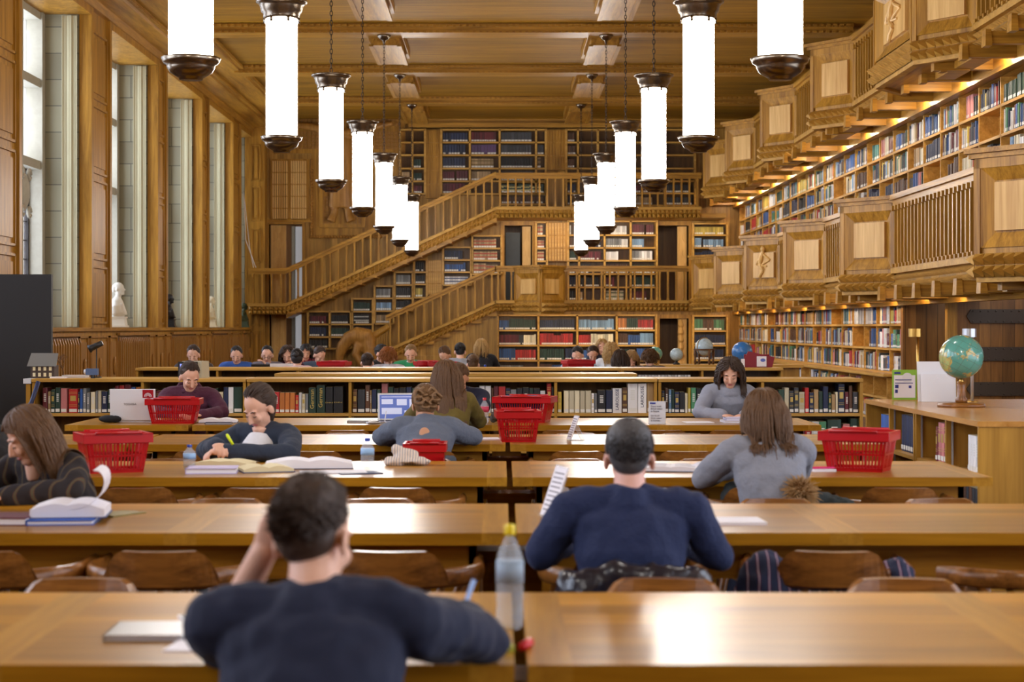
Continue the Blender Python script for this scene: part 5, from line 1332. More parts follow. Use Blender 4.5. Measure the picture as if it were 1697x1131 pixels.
for px, y, nm in ((1521, 13.4, 'behind the frosted pocket'), (1611, 12.9, 'right of the large globe')):
    t = thing('reading_lamp', 'brass rod lamp with a drum head, ' + nm, 'lamp', (PX(px, y), y, .965)); s = y / F; top = PZ(545, y) - .965
    build('rod', MB().tube([(0, 0, 0), (0, 0, top - .02)], .011, 10), BRASS if px < 1600 else SILVER, t, smooth=True)
    build('drum', MB().lathe([(0, top - .06), (.05, top - .06), (.05, top), (0, top)], (-.02 if px > 1600 else -.02, 0, 0), n=20), SILVER if px > 1600 else BRASS, t, smooth=False)
    build('foot', MB().lathe([(0, 0), (.05, 0), (.045, .012), (0, .012)], n=16), BRASS, t, smooth=True)

# ------------------------------------------------------------------ things at the window end of the first bookcases
TA = 1.03
t = thing('model_house', 'small grey model house with a slanted roof on the low bookcase', 'model house', (PX(74, 16.85), 16.85, TA))
build('walls', MB().box(-.11, .11, -.08, .08, 0, .12), plain('model_wall', lin(70, 56, 50), .7), t)
g = MB(); g.hexa([(-.14, -.1, .11), (.13, -.1, .11), (.13, -.09, .11), (-.14, -.09, .11), (-.14, .06, .23), (.11, .06, .23), (.11, .07, .22), (-.14, .07, .22)]); build('roof', g, plain('model_roof', lin(120, 120, 116), .4, .2), t)
g = MB()
for i in range(4):
    for r in range(2): g.box(-.09 + i * .05, -.065 + i * .05, -.083, -.08, .015 + r * .055, .05 + r * .055)
build('window_pattern', g, CREAM, t)
t = thing('model_tree', 'bare brown twig tree of the house model', 'model tree', (PX(104, 16.9), 16.9, TA)); g = MB()
def branch(p, d, L, r, k):
    q = p + d * L; g.tube([p, (p + q) / 2 + Vector((rnd.uniform(-1, 1), rnd.uniform(-1, 1), 0)) * L * .1, q], [r, r * .8, r * .6], 5)
    if k:
        for _ in range(3):
            v = (d + Vector((rnd.uniform(-1, 1), rnd.uniform(-1, 1), rnd.uniform(-.2, .5))) * .8).normalized(); branch(q, v, L * .7, r * .6, k - 1)
branch(Vector((0, 0, 0)), Vector((0, 0, 1)), .085, .009, 4)
build('twigs', g, plain('twig_brown', lin(110, 80, 50), .8), t); build('foot', MB().lathe([(0, 0), (.035, 0), (.03, .006), (0, .008)], n=14), plain('twig_brown', lin(110, 80, 50), .8), t)
sheet(PX(98, 16.8), 16.78, TA, .05, .14, .12, 'white base sheet in front of the model tree', .014)
sheet(PX(119, 16.8), 16.95, TA, -.05, .22, .14, 'flat white tray on the low bookcase beside the spotlight', .024, WHITEP, 'tray', 'tray')
t = thing('spotlight', 'black spotlight with glowing orange reflector on a thin pole', 'spotlight', (PX(160, 16.9), 16.9, TA))
build('pole', MB().tube([(0, 0, 0), (0, 0, .28)], .006, 8), BLACK, t); build('foot', MB().lathe([(0, 0), (.05, 0), (.045, .01), (0, .012)], n=14), BLACK, t)
Mx = Matrix.Rotation(math.radians(-115), 3, 'Y')
build('housing', MB().lathe([(0, -.06), (.025, -.06), (.028, 0), (.03, .05), (.042, .075), (.04, .075), (.03, .055), (0, .05)], (.0, 0, .3), n=18, M=Mx), BLACK, t, smooth=True)
build('bulb', MB().lathe([(0, .051), (.03, .056), (.036, .07), (0, .07)], (.0, 0, .3), n=16, M=Mx), plain('warm_bulb', lin(255, 200, 170), .4, emit=lin(255, 150, 100), es=4), t, smooth=True)
t = thing('desk_camera', 'small blue grey camera box below the spotlight', 'camera', (PX(153, 16.7), 16.72, TA))
build('body', MB().box(-.06, .05, -.03, .03, .03, .09), plain('blue_grey_paint', lin(88, 110, 150), .4), t); build('lens', MB().lathe([(0, -.02), (.022, -.02), (.025, .0), (0, .0)], (-.06, 0, .06), n=14, M=Matrix.Rotation(PI / 2, 3, 'Y')), WHITEP, t)
build('stand', MB().tube([(0, 0, 0), (0, 0, .03)], .02, 8), BLACK, t)
t = thing('crt_monitor', 'small old monitor with a bluish lit screen on the low bookcase', 'monitor', (PX(316, 16.9), 16.9, TA), -.25)
build('front', MB().box(-.1, .08, -.06, -.02, .0, .15), BLACK, t); build('case', MB().taper(-.085, .12, -.02, .16, .0, .155, .95), plain('beige_plastic', lin(190, 184, 160), .5), t)
s_ = build('screen', MB().box(-.08, .06, -.063, -.06, .025, .13), plain('monitor_glow', lin(60, 70, 130), .3, emit=lin(110, 120, 210), es=1.5), t)
g = MB()
for r in range(4): g.box(-.05, .03, -.065, -.063, .05 + r * .016, .058 + r * .016)
build('screen_text', g, plain('screen_white', lin(220, 225, 255), .3, emit=lin(220, 225, 255), es=2), s_)
# big dark board at the picture edge
t = thing('display_screen', 'large dark blank screen standing at the picture edge by the windows', 'screen', (-4.96, 17.7, 0))
build('panel', MB().box(-.75, .565, 0, .06, -.66, 1.0), plain('matt_black', lin(34, 33, 34), .6), t, loc=(0, 0, 1.02))
build('stand', MB().box(-.1, .1, -.2, .3, 0, .03).box(-.03, .03, .03, .06, 0, .9), BLACK, t)
g = MB().tube([(-.1, .2, 0), (-.02, .2, .45), (0, .18, .76), (.07, .2, .86), (.12, .24, 1.04)], .012, 8, sx=1.6); o = build('strap', g, NAVYB, loc=(PX(28, 15.2), 15.2, 0), smooth=True); tag(o, 'dark blue strap hanging beside the dark screen', 'strap')
def bust(px, y, h, mat, label, tilt=0):
    t = thing('bust', label, 'bust', (PX(px, y), y, SILL + .025)); k = h / .8
    g = MB(); P = lambda a, b, c: (a * k, b * k, c * k)
    g.box(-.15 * k, .15 * k, -.13 * k, .13 * k, 0, .03 * k); g.taper(-.13 * k, .13 * k, -.11 * k, .11 * k, .03 * k, .16 * k, .86)
    g.box(-.13 * k, .13 * k, -.11 * k, .11 * k, .155 * k, .18 * k); build('plinth', g, mat, t)
    g = MB(); g.tube([P(0, 0, .16), P(-.01, 0, .24), P(-.03, 0, .36), P(-.03, 0, .46), P(-.02, 0, .52)], [(.09 * k, .09 * k), (.13 * k, .17 * k), (.12 * k, .21 * k), (.09 * k, .15 * k), (.05 * k, .06 * k)], 18, side=(1, 0, 0))
    for i in range(5): g.capsule(P(.08 - .01 * i, -.12 + .06 * i, .4), P(.11, -.08 + .05 * i, .22), .022 * k, .016 * k)
    g.capsule(P(-.015, 0, .5), P(0, 0, .6), .052 * k, .05 * k); g.ell(P(-.012, 0, .68), (.098 * k, .076 * k, .09 * k)); g.ell(P(.03, 0, .635), (.06 * k, .056 * k, .075 * k))
    g.tube([P(.08, 0, .67), P(.108, 0, .635), P(.085, 0, .625)], [.011 * k, .015 * k, .01 * k], 8); g.ell(P(.07, 0, .575), (.03 * k, .034 * k, .026 * k)); g.ell(P(.082, 0, .605), (.016 * k, .022 * k, .008 * k))
    g.ell(P(-.075, 0, .66), (.045 * k, .07 * k, .075 * k)); g.ell(P(-.02, -.075 * k, .64), (.02 * k, .014 * k, .03 * k))
    o = build('figure', g, mat, t, smooth=True); r = o.modifiers.new('r', 'REMESH'); r.mode = 'VOXEL'; r.voxel_size = .012; r.use_smooth_shade = True; s = o.modifiers.new('s', 'SMOOTH'); s.iterations = 1
MARB = plain('white_marble', lin(214, 210, 196), .5, var=.06, bscale=6); BRB = plain('black_patina', lin(34, 32, 34), .35, .3); PLA = plain('cream_plaster', lin(206, 196, 164), .7, var=.1, bscale=10); GRB = plain('green_patina', lin(70, 84, 62), .6, .2, var=.3, bscale=12)
bust(197, 32.6, .84, MARB, 'white marble bust in profile on the sill of the second tall window')
bust(281, 37.4, .72, BRB, 'black bronze bust on the sill of the third tall window')
bust(350, 42.6, .76, PLA, 'small cream plaster bust on the sill of the fourth tall window')
bust(405, 46.9, .66, GRB, 'green bronze bust in the last window, beside the balcony landing')
t = thing('stone_cartouche', 'carved stone oval shield with scrolls on the mullion of the nearest window', 'carving', (-7.2, 27.25, 3.2)); g = MB()
g.ell((0, 0, .35), (.1, .2, .3)); 
for s_ in (-1, 1):
    for z_ in (.05, .62): g.tube([(.05, s_ * .2 + .07 * math.cos(a * .7), z_ + .07 * math.sin(a * .7)) for a in range(9)], .03, 8)
build('shield', g, STONE, t, smooth=True)
for i in range(2):
    g = MB().tube([(-6.45, 45.4, 4.9), (-6.4 + .1 * i, 45.4, 3.7 - .2 * i), (PX(424 - 4 * i, 45.4), 45.4, 3.0)], .009, 6); o = build('cord', g, WHITEP, smooth=True); tag(o, ('upper' if i else 'lower') + ' thin white cord slung from the last window to the landing', 'cord')
# coats over chairs
def cloth_lump(name, label, cat, mat, lumps, vs=.015):
    g = MB()
    for c, r in lumps: g.ell(c, r, n=14, k=8)
    o = build(name, g, mat, smooth=True); tag(o, label, cat); r = o.modifiers.new('r', 'REMESH'); r.mode = 'VOXEL'; r.voxel_size = vs; r.use_smooth_shade = True
    tx = bpy.data.textures.new('folds', 'CLOUDS'); tx.noise_scale = .07; d = o.modifiers.new('d', 'DISPLACE'); d.texture = tx; d.strength = .05; d.mid_level = .5; d.texture_coords = 'GLOBAL'
    return o
def stripes(name, cols, sc=30):
    m, nt, b = newmat(name); N_ = nt.nodes; L = nt.links
    tc = N_.new('ShaderNodeTexCoord'); w = N_.new('ShaderNodeTexWave'); w.inputs['Scale'].default_value = sc; w.inputs['Distortion'].default_value = .8; w.bands_direction = 'X'
    L.new(tc.outputs['Object'], w.inputs['Vector']); cr = N_.new('ShaderNodeValToRGB'); cr.color_ramp.interpolation = 'CONSTANT'
    cr.color_ramp.elements[0].color = cols[0]; cr.color_ramp.elements[1].position = .9; cr.color_ramp.elements[1].color = cols[1]
    if len(cols) > 2: q = cr.color_ramp.elements.new(.985); q.color = cols[2]
    L.new(w.outputs['Fac'], cr.inputs['Fac']); L.new(cr.outputs['Color'], b.inputs['Base Color']); b.inputs['Roughness'].default_value = .9; return m
cx = PX(1393, 6.2); cy = 6.27
cloth_lump('coat', 'navy coat with red and white stripes hanging over the chair near the second table', 'coat', stripes('navy_striped_cloth', [lin(30, 38, 66), lin(110, 30, 50), lin(170, 170, 190)], 9),
           [((cx - .24, cy + .05, .58), (.1, .1, .14)), ((cx - .2, cy + .0, .5), (.1, .12, .1)), ((cx, cy + .03, .55), (.2, .08, .1)), ((cx + .22, cy + .05, .6), (.07, .09, .1)), ((cx, cy, .45), (.24, .14, .06))])
cx = PX(1040, 6.2)
cloth_lump('leather_jacket', 'black shiny padded jacket hung on the chair of the man in the navy sweater', 'jacket', plain('black_shiny_leather', lin(24, 26, 40), .28, coat=.3, bump=.5, bscale=25),
           [((cx, 5.80, .66), (.25, .05, .09)), ((cx - .2, 5.84, .58), (.08, .06, .15)), ((cx + .2, 5.84, .58), (.08, .06, .15)), ((cx, 5.8, .5), (.26, .05, .14))])
cx = PX(1310, 8.75)
cloth_lump('dark_coat', 'dark green coat hung on the chair of the grey sweatshirt woman', 'coat', plain('dark_green_cloth', lin(36, 44, 44), .85, bump=.4, bscale=30),
           [((cx - .25, 8.78, .66), (.09, .09, .1)), ((cx + .12, 8.62, .66), (.12, .08, .06)), ((cx + .22, 8.6, .62), (.1, .08, .07)), ((cx, 8.7, .5), (.22, .08, .12))])
def fur(name, label, c, r, col1, n=900, L=.05, cat='fur trim'):
    g = MB(); c = Vector(c)
    for _ in range(n):
        d = Vector((rnd.gauss(0, 1), rnd.gauss(0, 1), rnd.gauss(0, 1))).normalized(); p = c + Vector((d.x * r[0], d.y * r[1], d.z * r[2])); q = p + (d + Vector((rnd.uniform(-.6, .6), rnd.uniform(-.6, .6), rnd.uniform(-.8, .2)))) * L * rnd.uniform(.5, 1)
        g.tube([p - d * .01, (p + q) / 2, q], [.004, .003, .0008], 3, cap=False)
    g.ell(c, (r[0], r[1], r[2]), n=14, k=8)
    o = build(name, g, plain(name + '_hair', col1, .8, var=.5, bscale=40)); tag(o, label, cat); return o
fur('fur_hood', 'tan fur hood trim of the coat hanging behind the grey sweatshirt woman', (PX(1326, 8.5), 8.5, .72), (.05, .04, .055), lin(170, 134, 88), 900, .045)
cloth_lump('scarf', 'cream and grey patterned scarf lying beside the red basket near the second bottle', 'scarf', stripes('patterned_scarf', [lin(222, 206, 190), lin(120, 130, 150), lin(90, 90, 110)], 22),
           [((PX(672, 9.9), 9.9, .79), (.07, .06, .06)), ((PX(655, 9.9), 9.85, .77), (.06, .06, .03)), ((PX(690, 9.9), 9.85, .77), (.09, .06, .025)), ((PX(660, 9.9), 9.9, .82), (.04, .03, .045))], .008)
cloth_lump('dark_bag', 'dark grey bundle on the chair beside the grey sweater student', 'bag', plain('grey_bundle', lin(70, 78, 90), .9, bump=.4), [((PX(738, 11.2), 11.2, .66), (.07, .07, .06))], .012)
# ------------------------------------------------------------------ people
SKIN = [plain('skin_light', lin(226, 176, 150), .5, bump=.05, bscale=80), plain('skin_tan', lin(204, 150, 116), .5, bump=.05, bscale=80), plain('skin_pink', lin(232, 178, 160), .5, bump=.05, bscale=80)]
LIPM = plain('lips', lin(176, 96, 92), .45); LASH = plain('lash_line', lin(40, 26, 22), .7)
def hairmat(name, c): return plain('hair_' + name, c, .55, var=.35, bscale=70, bump=.3)
HAIR = {k: hairmat(k, lin(*c)) for k, c in {'black': (34, 28, 26), 'darkbrown': (62, 44, 32), 'brown': (98, 68, 40), 'lightbrown': (128, 94, 58), 'grey': (78, 76, 78), 'blond': (176, 140, 84), 'ginger': (150, 88, 34), 'dkblond': (140, 108, 64)}.items()}
def cloth(name, col, bump=.35, bs=45, sheen=.04, var=.08): return plain('cloth_' + name, lin(*col), .85, bump=bump, bscale=bs, sheen=sheen, var=var)
JEANS = cloth('dark_jeans', (44, 52, 76)); SHOE = plain('shoe_leather', lin(40, 34, 32), .5)
WR = bpy.data.textures.new('cloth_wrinkles', 'CLOUDS'); WR.noise_scale = .085; WR.noise_depth = 1
def finish(o, vs, sm=2, wr=0.0):
    r = o.modifiers.new('skin', 'REMESH'); r.mode = 'VOXEL'; r.voxel_size = vs; r.use_smooth_shade = True
    if sm: s = o.modifiers.new('smooth', 'SMOOTH'); s.iterations = sm; s.factor = .6
    if wr: d = o.modifiers.new('folds', 'DISPLACE'); d.texture = WR; d.strength = wr; d.mid_level = .3; d.texture_coords = 'LOCAL'
def hand(g, w, d, side, curl=.45, up=Vector((0, 0, 1)), pinch=False):
    d = Vector(d).normalized(); lat = d.cross(up).normalized(); nrm = lat.cross(d).normalized()   # lat = right of the hand seen from behind
    L = .085
    g.tube([w - d * .01, w + d * .02, w + d * .06, w + d * L], [(.026, .018), (.034, .016), (.04, .015), (.038, .012)], 12, side=lat)
    for i, (off, ln, sp) in enumerate(((-.028, .92, -.12), (-.0095, 1.03, -.04), (.0095, .97, .04), (.027, .78, .13))):
        off *= side; sp *= side
        p = w + d * (L - .008) + lat * off; dd = (d + lat * sp).normalized(); pts = [p]; rr = [.0092]
        a = curl * (.7 + .12 * i)
        ang = 0
        for seg, r_ in ((.042, .0088), (.026, .0082), (.021, .0066)):
            ang += a; q = pts[-1] + (dd * math.cos(ang) - nrm * math.sin(ang)) * seg * ln; pts.append(q); rr.append(r_)
        g.tube(pts, rr, 8)
    p = w + d * .02 - lat * .026 * side; q = p - lat * .026 * side + d * .03 - nrm * .008; r_ = q + d * .03 - nrm * .012 + lat * .006 * side
    g.tube([p, q, r_], [.014, .0115, .008], 8)
def person(label, x, y, yaw=0, lean=18, pitch=25, hyaw=0, roll=0, sh=.19, hip=.5, el=None, er=None, hl=None, hr=None, top=None, sleeve=1.0, sleeveL=None, hair=('short', 'brown', .03), vs=.011, skin=0,
           sx=0.0, neck=.0, female=False, extras=None, curlL=.45, curlR=.45, back_keyhole=False, k=1.0, wr=.022, legs=True, z=0.0, openneck=False, inner=None, belly=1.0, glasses=False):
    t = thing('person', label, 'person', (x, y, z), yaw); t.scale = (k, k, k)
    la = math.radians(lean); hip_p = Vector((0, 0, hip)); dr = Vector((sx, math.sin(la), math.cos(la))).normalized()
    S = hip_p + dr * .475; NB = S + dr * .045; nd = Vector((sx, math.sin(la + math.radians(pitch) * .35), math.cos(la + math.radians(pitch) * .35))).normalized()
    HC = NB + nd * .125; MH = Matrix.Rotation(math.radians(hyaw), 3, 'Z') @ Matrix.Rotation(-math.radians(pitch), 3, 'X') @ Matrix.Rotation(math.radians(roll), 3, 'Y')
    def H(a, b, c): return HC + MH @ Vector((a, b, c))
    el = Vector(el or (-.27, .3, .79)); er = Vector(er or (.27, .3, .79)); hl = Vector(hl or (-.08, .5, .775)); hr = Vector(hr or (.1, .5, .775))
    fx = .93 if female else 1.0
    spine = [hip_p + Vector((0, -.0, -.09)), hip_p + Vector((0, 0, .02)), hip_p + dr * .16 + Vector((0, -.015, 0)), hip_p + dr * .31 + Vector((0, -.02, 0)), hip_p + dr * .42, S + dr * .015]
    tr = [(.16, .12), (.17, .125), (.142 * fx * belly, .11), (.165 * fx, .12), (.185 * fx, .105), (.10, .075)]
    def arms(g, add, frac_=1.0):
        for s, e, h in ((-1, el, hl), (1, er, hr)):
            frac = sleeveL if (s < 0 and sleeveL is not None and add > 0) else frac_
            A_ = S + Vector((s * sh * fx, 0, -.015)); g.capsule(A_, A_.lerp(e, .5), .056 + add, .05 + add, n=12)
            if frac > .3:
                g.capsule(A_.lerp(e, .45), e, .05 + add, .042 + add, n=12); g.capsule(e, e.lerp(h, max(.05, frac - .02 if frac >= 1 else frac - .4)), .042 + add, .034 + add, n=12)
            else: g.capsule(A_.lerp(e, .3), A_.lerp(e, .62), .05 + add, .05 + add * 1.3, n=12)
    # --- body: one continuous surface
    g = MB(); g.tube(spine, [(a - .008, c - .01) for a, c in tr], 20, side=(1, 0, 0))
    g.capsule(S + Vector((-sh * .8, 0, -.01)), S + Vector((sh * .8, 0, -.01)), .048, .048); arms(g, -.004)
    for s, e, h in ((-1, el, hl), (1, er, hr)):
        g.capsule(e.lerp(h, .6), h, .032, .025, n=10)
        d = (h - e); d.z *= .4 if abs(d.normalized().z) < .6 else 1.0
        up = Vector((0, 0, 1)) if abs(d.normalized().z) < .75 else Vector((0, -1, 0))
        hand(g, h, d, s, curlL if s < 0 else curlR, up)
    g.tube([S - dr * .02, NB, NB.lerp(HC, .5), NB.lerp(HC, .85)], [.07, .056, .052, .05] if not female else [.062, .049, .045, .044], 14)
    g.ell(H(0, -.014, .03), (.074, .093, .086), MH, n=20, k=14); g.ell(H(0, .028, -.03), (.058, .062, .078), MH, n=18, k=12)
    g.ell(H(0, .052, -.088), (.036 if female else .042, .032, .028), MH, n=14, k=8); g.ell(H(0, .02, -.07), (.052, .05, .035), MH, n=14, k=8)
    g.tube([H(0, .083, .012), H(0, .098, -.014), H(0, .108, -.034), H(0, .088, -.045)], [.009, .01, .0135, .008], 8)
    for s in (-1, 1):
        g.ell(H(s * .034, .07, -.03), (.022, .018, .024), MH, n=10, k=6); g.ell(H(s * .032, .076, .021), (.022, .01, .007), MH, n=10, k=6)
        g.ell(H(s * .078, -.008, -.018), (.009, .02, .032), MH @ Matrix.Rotation(s * .35, 3, 'Z'), n=10, k=8); g.ell(H(s * .029, .076, -.002), (.014, .01, .009), MH, n=10, k=6)
    if legs:
        for s in (-1, 1):
            kn = Vector((s * .13, .44, .5)); an = Vector((s * .13, .4, .09)); g.capsule(hip_p + Vector((s * .09, 0, -.03)), kn, .078, .055); g.capsule(kn, an, .052, .035)
            g.ell(an + Vector((0, .07, -.055)), (.04, .12, .033), n=12, k=8)
    b = build('body', g, SKIN[skin], t); finish(b, vs * .72, 1 if vs < .01 else 1)
    # --- face details
    g = MB()
    for s in (-1, 1):
        g.tube([H(s * .018, .0855, -.004), H(s * .03, .0895, -.008), H(s * .043, .081, -.004)], [.0012, .0022, .0012], 6)
        g.tube([H(s * .016, .0885, .022), H(s * .032, .089, .028), H(s * .048, .077, .022)], [.002, .0032, .0015], 6)
    build('lashes_and_brows', g, LASH, t)
    build('lips', MB().ell(H(0, .084, -.064), (.021, .008, .0065), MH, n=12, k=6), LIPM, t, smooth=True)
    if glasses:
        g = MB()
        for s in (-1, 1): g.tube([H(s * .032 + .02 * math.cos(a * PI / 8), .1, -.004 + .015 * math.sin(a * PI / 8)) for a in range(17)], .0022, 5, cap=False)
        g.tube([H(-.012, .1, 0), H(.012, .1, 0)], .002, 5)
        for s in (-1, 1): g.tube([H(s * .052, .1, 0), H(s * .08, .0, 0)], .002, 5)
        build('glasses', g, BLACK, t)
    # --- clothes
    if top is not None:
        g = MB(); ad = .013
        g.tube(spine, [(a + ad, c + ad) for a, c in tr[:5]] + [(.098, .075)], 20, side=(1, 0, 0)); g.capsule(S + Vector((-sh * .8, 0, 0)), S + Vector((sh * .8, 0, 0)), .066, .066); arms(g, .011, sleeve)
        for s in (-1, 1): g.capsule(S + Vector((s * sh * .75, 0, .0)), NB + Vector((s * .03, -.01, -.012)), .05, .048)
        if not openneck: g.tube([S, NB + dr * .012], [.1, .07], 16)
        o = build('top', g, top, t); finish(o, vs, 2, wr)
    if inner is not None:   # front panel of another garment
        g = MB(); g.tube([hip_p + dr * .1 + Vector((0, .06, 0)), hip_p + dr * .28 + Vector((0, .07, 0)), hip_p + dr * .43 + Vector((0, .075, 0)), S + Vector((0, .05, .005))], [(.085, .1), (.105, .105), (.1, .08), (.06, .055)], 16, side=(1, 0, 0)); o = build('undershirt', g, inner, t); finish(o, vs, 2)
    if openneck:
        g = MB(); g.tube([hip_p + dr * .41 + Vector((0, .07, 0)), S + Vector((0, .045, .02))] if inner is None else [S + Vector((0, .05, .0)), S + Vector((0, .035, .03))], [(.035, .06), (.055, .06)], 14, side=(1, 0, 0)); o = build('neckline', g, SKIN[skin], t); finish(o, vs, 2)
    if legs:
        g = MB(); g.tube([hip_p + Vector((0, 0, -.1)), hip_p + Vector((0, 0, .06))], [(.172, .13), (.182, .137)], 18, side=(1, 0, 0))
        for s in (-1, 1):
            kn = Vector((s * .13, .44, .5)); an = Vector((s * .13, .4, .12)); g.capsule(hip_p + Vector((s * .09, 0, -.03)), kn, .092, .068); g.capsule(kn, an, .064, .05)
        o = build('trousers', g, JEANS, t); finish(o, vs * 1.2, 1)
        for s in (-1, 1): build('shoe', MB().ell((s * .13, .47, .042), (.05, .14, .042), n=14, k=8), SHOE, t, smooth=True)
    if back_keyhole:
        q = hip_p + dr * .36; back = Vector((0, -math.cos(la), math.sin(la)))
        g = MB(); Mk = Matrix((Vector((1, 0, 0)), -back, dr)).transposed(); g.ell(q + back * .135, (.034, .008, .045), Mk, n=18, k=10); build('back_opening', g, SKIN[skin], t, smooth=True)
    # --- hair
    style, hc, L = hair; hm = HAIR[hc]; r = random.Random(int(abs(x * 1000) + abs(y * 77)) + 3)
    near = vs < .0105; dense = 2.0 if near else (.8 if vs < .012 else .45); g = MB()
    g.ell(H(0, -.028, .046), (.081, .088, .082), MH, n=22, k=14)
    if style != 'short': g.ell(H(0, -.04, .0), (.078, .075, .085), MH, n=18, k=12)
    else: g.ell(H(0, -.038, -.0), (.07, .062, .07), MH, n=18, k=12)
    capo = build('hair', g, hm, t); finish(capo, .008 if near else .012, 1)
    g = MB(); ec = Vector((0, -.014, .034)); er_ = Vector((.081, .1, .096)) if style == 'short' else Vector((.084, .103, .099)); grav = (MH.transposed() @ Vector((0, 0, -1)) * .35 + Vector((0, -.12, -.75)) * .65).normalized()
    n = int({'short': 800, 'long': 760, 'curly': 620, 'bun': 420, 'updo': 420, 'ponytail': 420}[style] * dense)
    rad = (.0022 if style == 'short' else .0024) * (1.0 if near else 1.6)
    Sl = MH.transposed() @ (S - HC); 
    for _ in range(n):
        while True:
            d = Vector((r.gauss(0, 1), r.gauss(0, 1), r.gauss(0, 1))).normalized()
            if d.y > .25 and d.z < (.62 if style == 'short' else .7): continue
            if d.z < -.8 or (d.z < -.3 and d.y > -.35): continue
            if d.y > 0 and d.z < .1 and style == 'short' and abs(d.x) > .8: continue
            break
        p = ec + Vector((d.x * er_.x, d.y * er_.y, d.z * er_.z)); pts = [p - d * .006]; seg = .016 if style != 'short' else .011
        ln = L * r.uniform(.75, 1.1); steps = max(2, min(34, int(ln / seg))); ph = r.uniform(0, 6.28)
        if style == 'short':
            flow = (Vector((d.x * .4, -.75, -.25 if d.y < .3 else .2)) + Vector((r.uniform(-.3, .3), r.uniform(-.3, .3), r.uniform(-.1, .3))))
        elif style in ('bun', 'updo', 'ponytail'): flow = Vector((-d.x * .2, -1, -.15))
        else: flow = Vector((d.x * 1.0 + (.25 if d.x > 0 else -.25), -.35, -.3))
        for s_ in range(steps):
            e = Vector(((p.x - ec.x) / er_.x, (p.y - ec.y) / er_.y, (p.z - ec.z) / er_.z)); nrm = Vector((e.x / er_.x, e.y / er_.y, e.z / er_.z)).normalized()
            on = e.length < 1.12
            if style == 'short': v = flow - nrm * flow.dot(nrm) + nrm * .1
            elif style in ('long', 'curly'):
                v = (flow * (1 - min(1, s_ / 5)) + grav * 1.2); 
                if on: v = v - nrm * min(0, v.dot(nrm)) 
            else:
                tgt = Vector((0, -.115, .0 if style != 'ponytail' else .03)); v = (tgt - p)
                if v.length < .03: break
                v = v.normalized()
                if on: v = v - nrm * min(0, v.dot(nrm))
            v = v.normalized() * seg
            if style == 'curly': v += Vector((math.sin(s_ * 1.3 + ph), math.cos(s_ * 1.3 + ph), math.sin(s_ * 1.3 + ph * 2) * .5)) * .011
            elif style == 'long': v += Vector((math.sin(s_ * .5 + ph), math.cos(s_ * .45 + ph), 0)) * .0016
            p = p + v
            e = Vector(((p.x - ec.x) / er_.x, (p.y - ec.y) / er_.y, (p.z - ec.z) / er_.z))
            if e.length < 1.0: e = e.normalized() * 1.01; p = ec + Vector((e.x * er_.x, e.y * er_.y, e.z * er_.z))
            if style in ('long', 'curly') and p.y > .03 and p.z < .07: p.x = math.copysign(max(abs(p.x), .086 - .25 * max(0, p.z)), p.x if abs(p.x) > .001 else d.x); p.y = min(p.y, .06)
            w_ = HC + MH @ p   # keep clear of the shoulders and back
            q = w_ - S; ax = Vector((max(-sh, min(sh, q.x)), 0, 0)); q2 = q - ax
            if q2.length < .078 and style in ('long', 'curly'): q2 = q2.normalized() * .08 if q2.length > 1e-4 else Vector((0, -.08, 0)); w_ = S + ax + q2
            tt = max(0, min(1, (w_ - hip_p).dot(S - hip_p) / (S - hip_p).length_squared)); c_ = hip_p.lerp(S, tt); q = w_ - c_; rr_ = math.hypot(q.x / 1.45, q.y)
            if rr_ < .125 and tt < .98 and style in ('long', 'curly'):
                sc_ = .128 / max(rr_, 1e-3); w_ = c_ + Vector((q.x * (sc_ if abs(q.x) < .1 else 1), q.y * sc_, q.z))
            p = MH.transposed() @ (w_ - HC)
            pts.append(p.copy())
        if len(pts) < 2: continue
        P_ = [HC + MH @ q for q in pts]; m = len(P_); wd = rad * (1.6 if style in ('long', 'curly') else 1)
        g.tube(P_, [wd * (1 - .75 * (i / (m - 1)) ** 2) + .0003 for i in range(m)], 3 if not near else 4, cap=False)
    build('hair_strands', g, hm, capo, smooth=True)
    if style == 'bun': o = build('hair_bun', MB().ell(H(0, -.13, .005), (.04, .035, .04), MH, n=14, k=10), hm, capo, smooth=True)
    if style == 'updo':
        g = MB()
        for i in range(14):
            a = i * .9; c = (math.cos(a) * .06, -.115 + math.sin(a * 1.7) * .015, -.02 + math.sin(a) * .05)
            g.tube([H(c[0] + .03 * math.cos(b_ * .9), c[1] + .012 * math.sin(b_ * 2), c[2] + .03 * math.sin(b_ * .9)) for b_ in range(7)], .009, 6)
        build('pinned_curls', g, hm, capo, smooth=True); build('hair_clip', MB().obox(H(-.02, -.1, .06), (.035, .006, .006), MH), SILVER, capo)
    if style == 'ponytail':
        g = MB(); p0 = H(0, -.11, .03); g.tube([p0, p0 + Vector((.0, -.05, -.03)), p0 + Vector((.01, -.06, -.12)), p0 + Vector((.01, -.04, -.22))], [.022, .028, .024, .006], 10); build('tail', g, hm, capo, smooth=True)
    if extras: extras(t, H, S, NB, dr, hip_p, MH)
    return t
NAVYSH = cloth('navy_shirt', (15, 24, 52), .25, 20); NAVYSW = cloth('navy_sweater', (20, 34, 74), .4, 70)
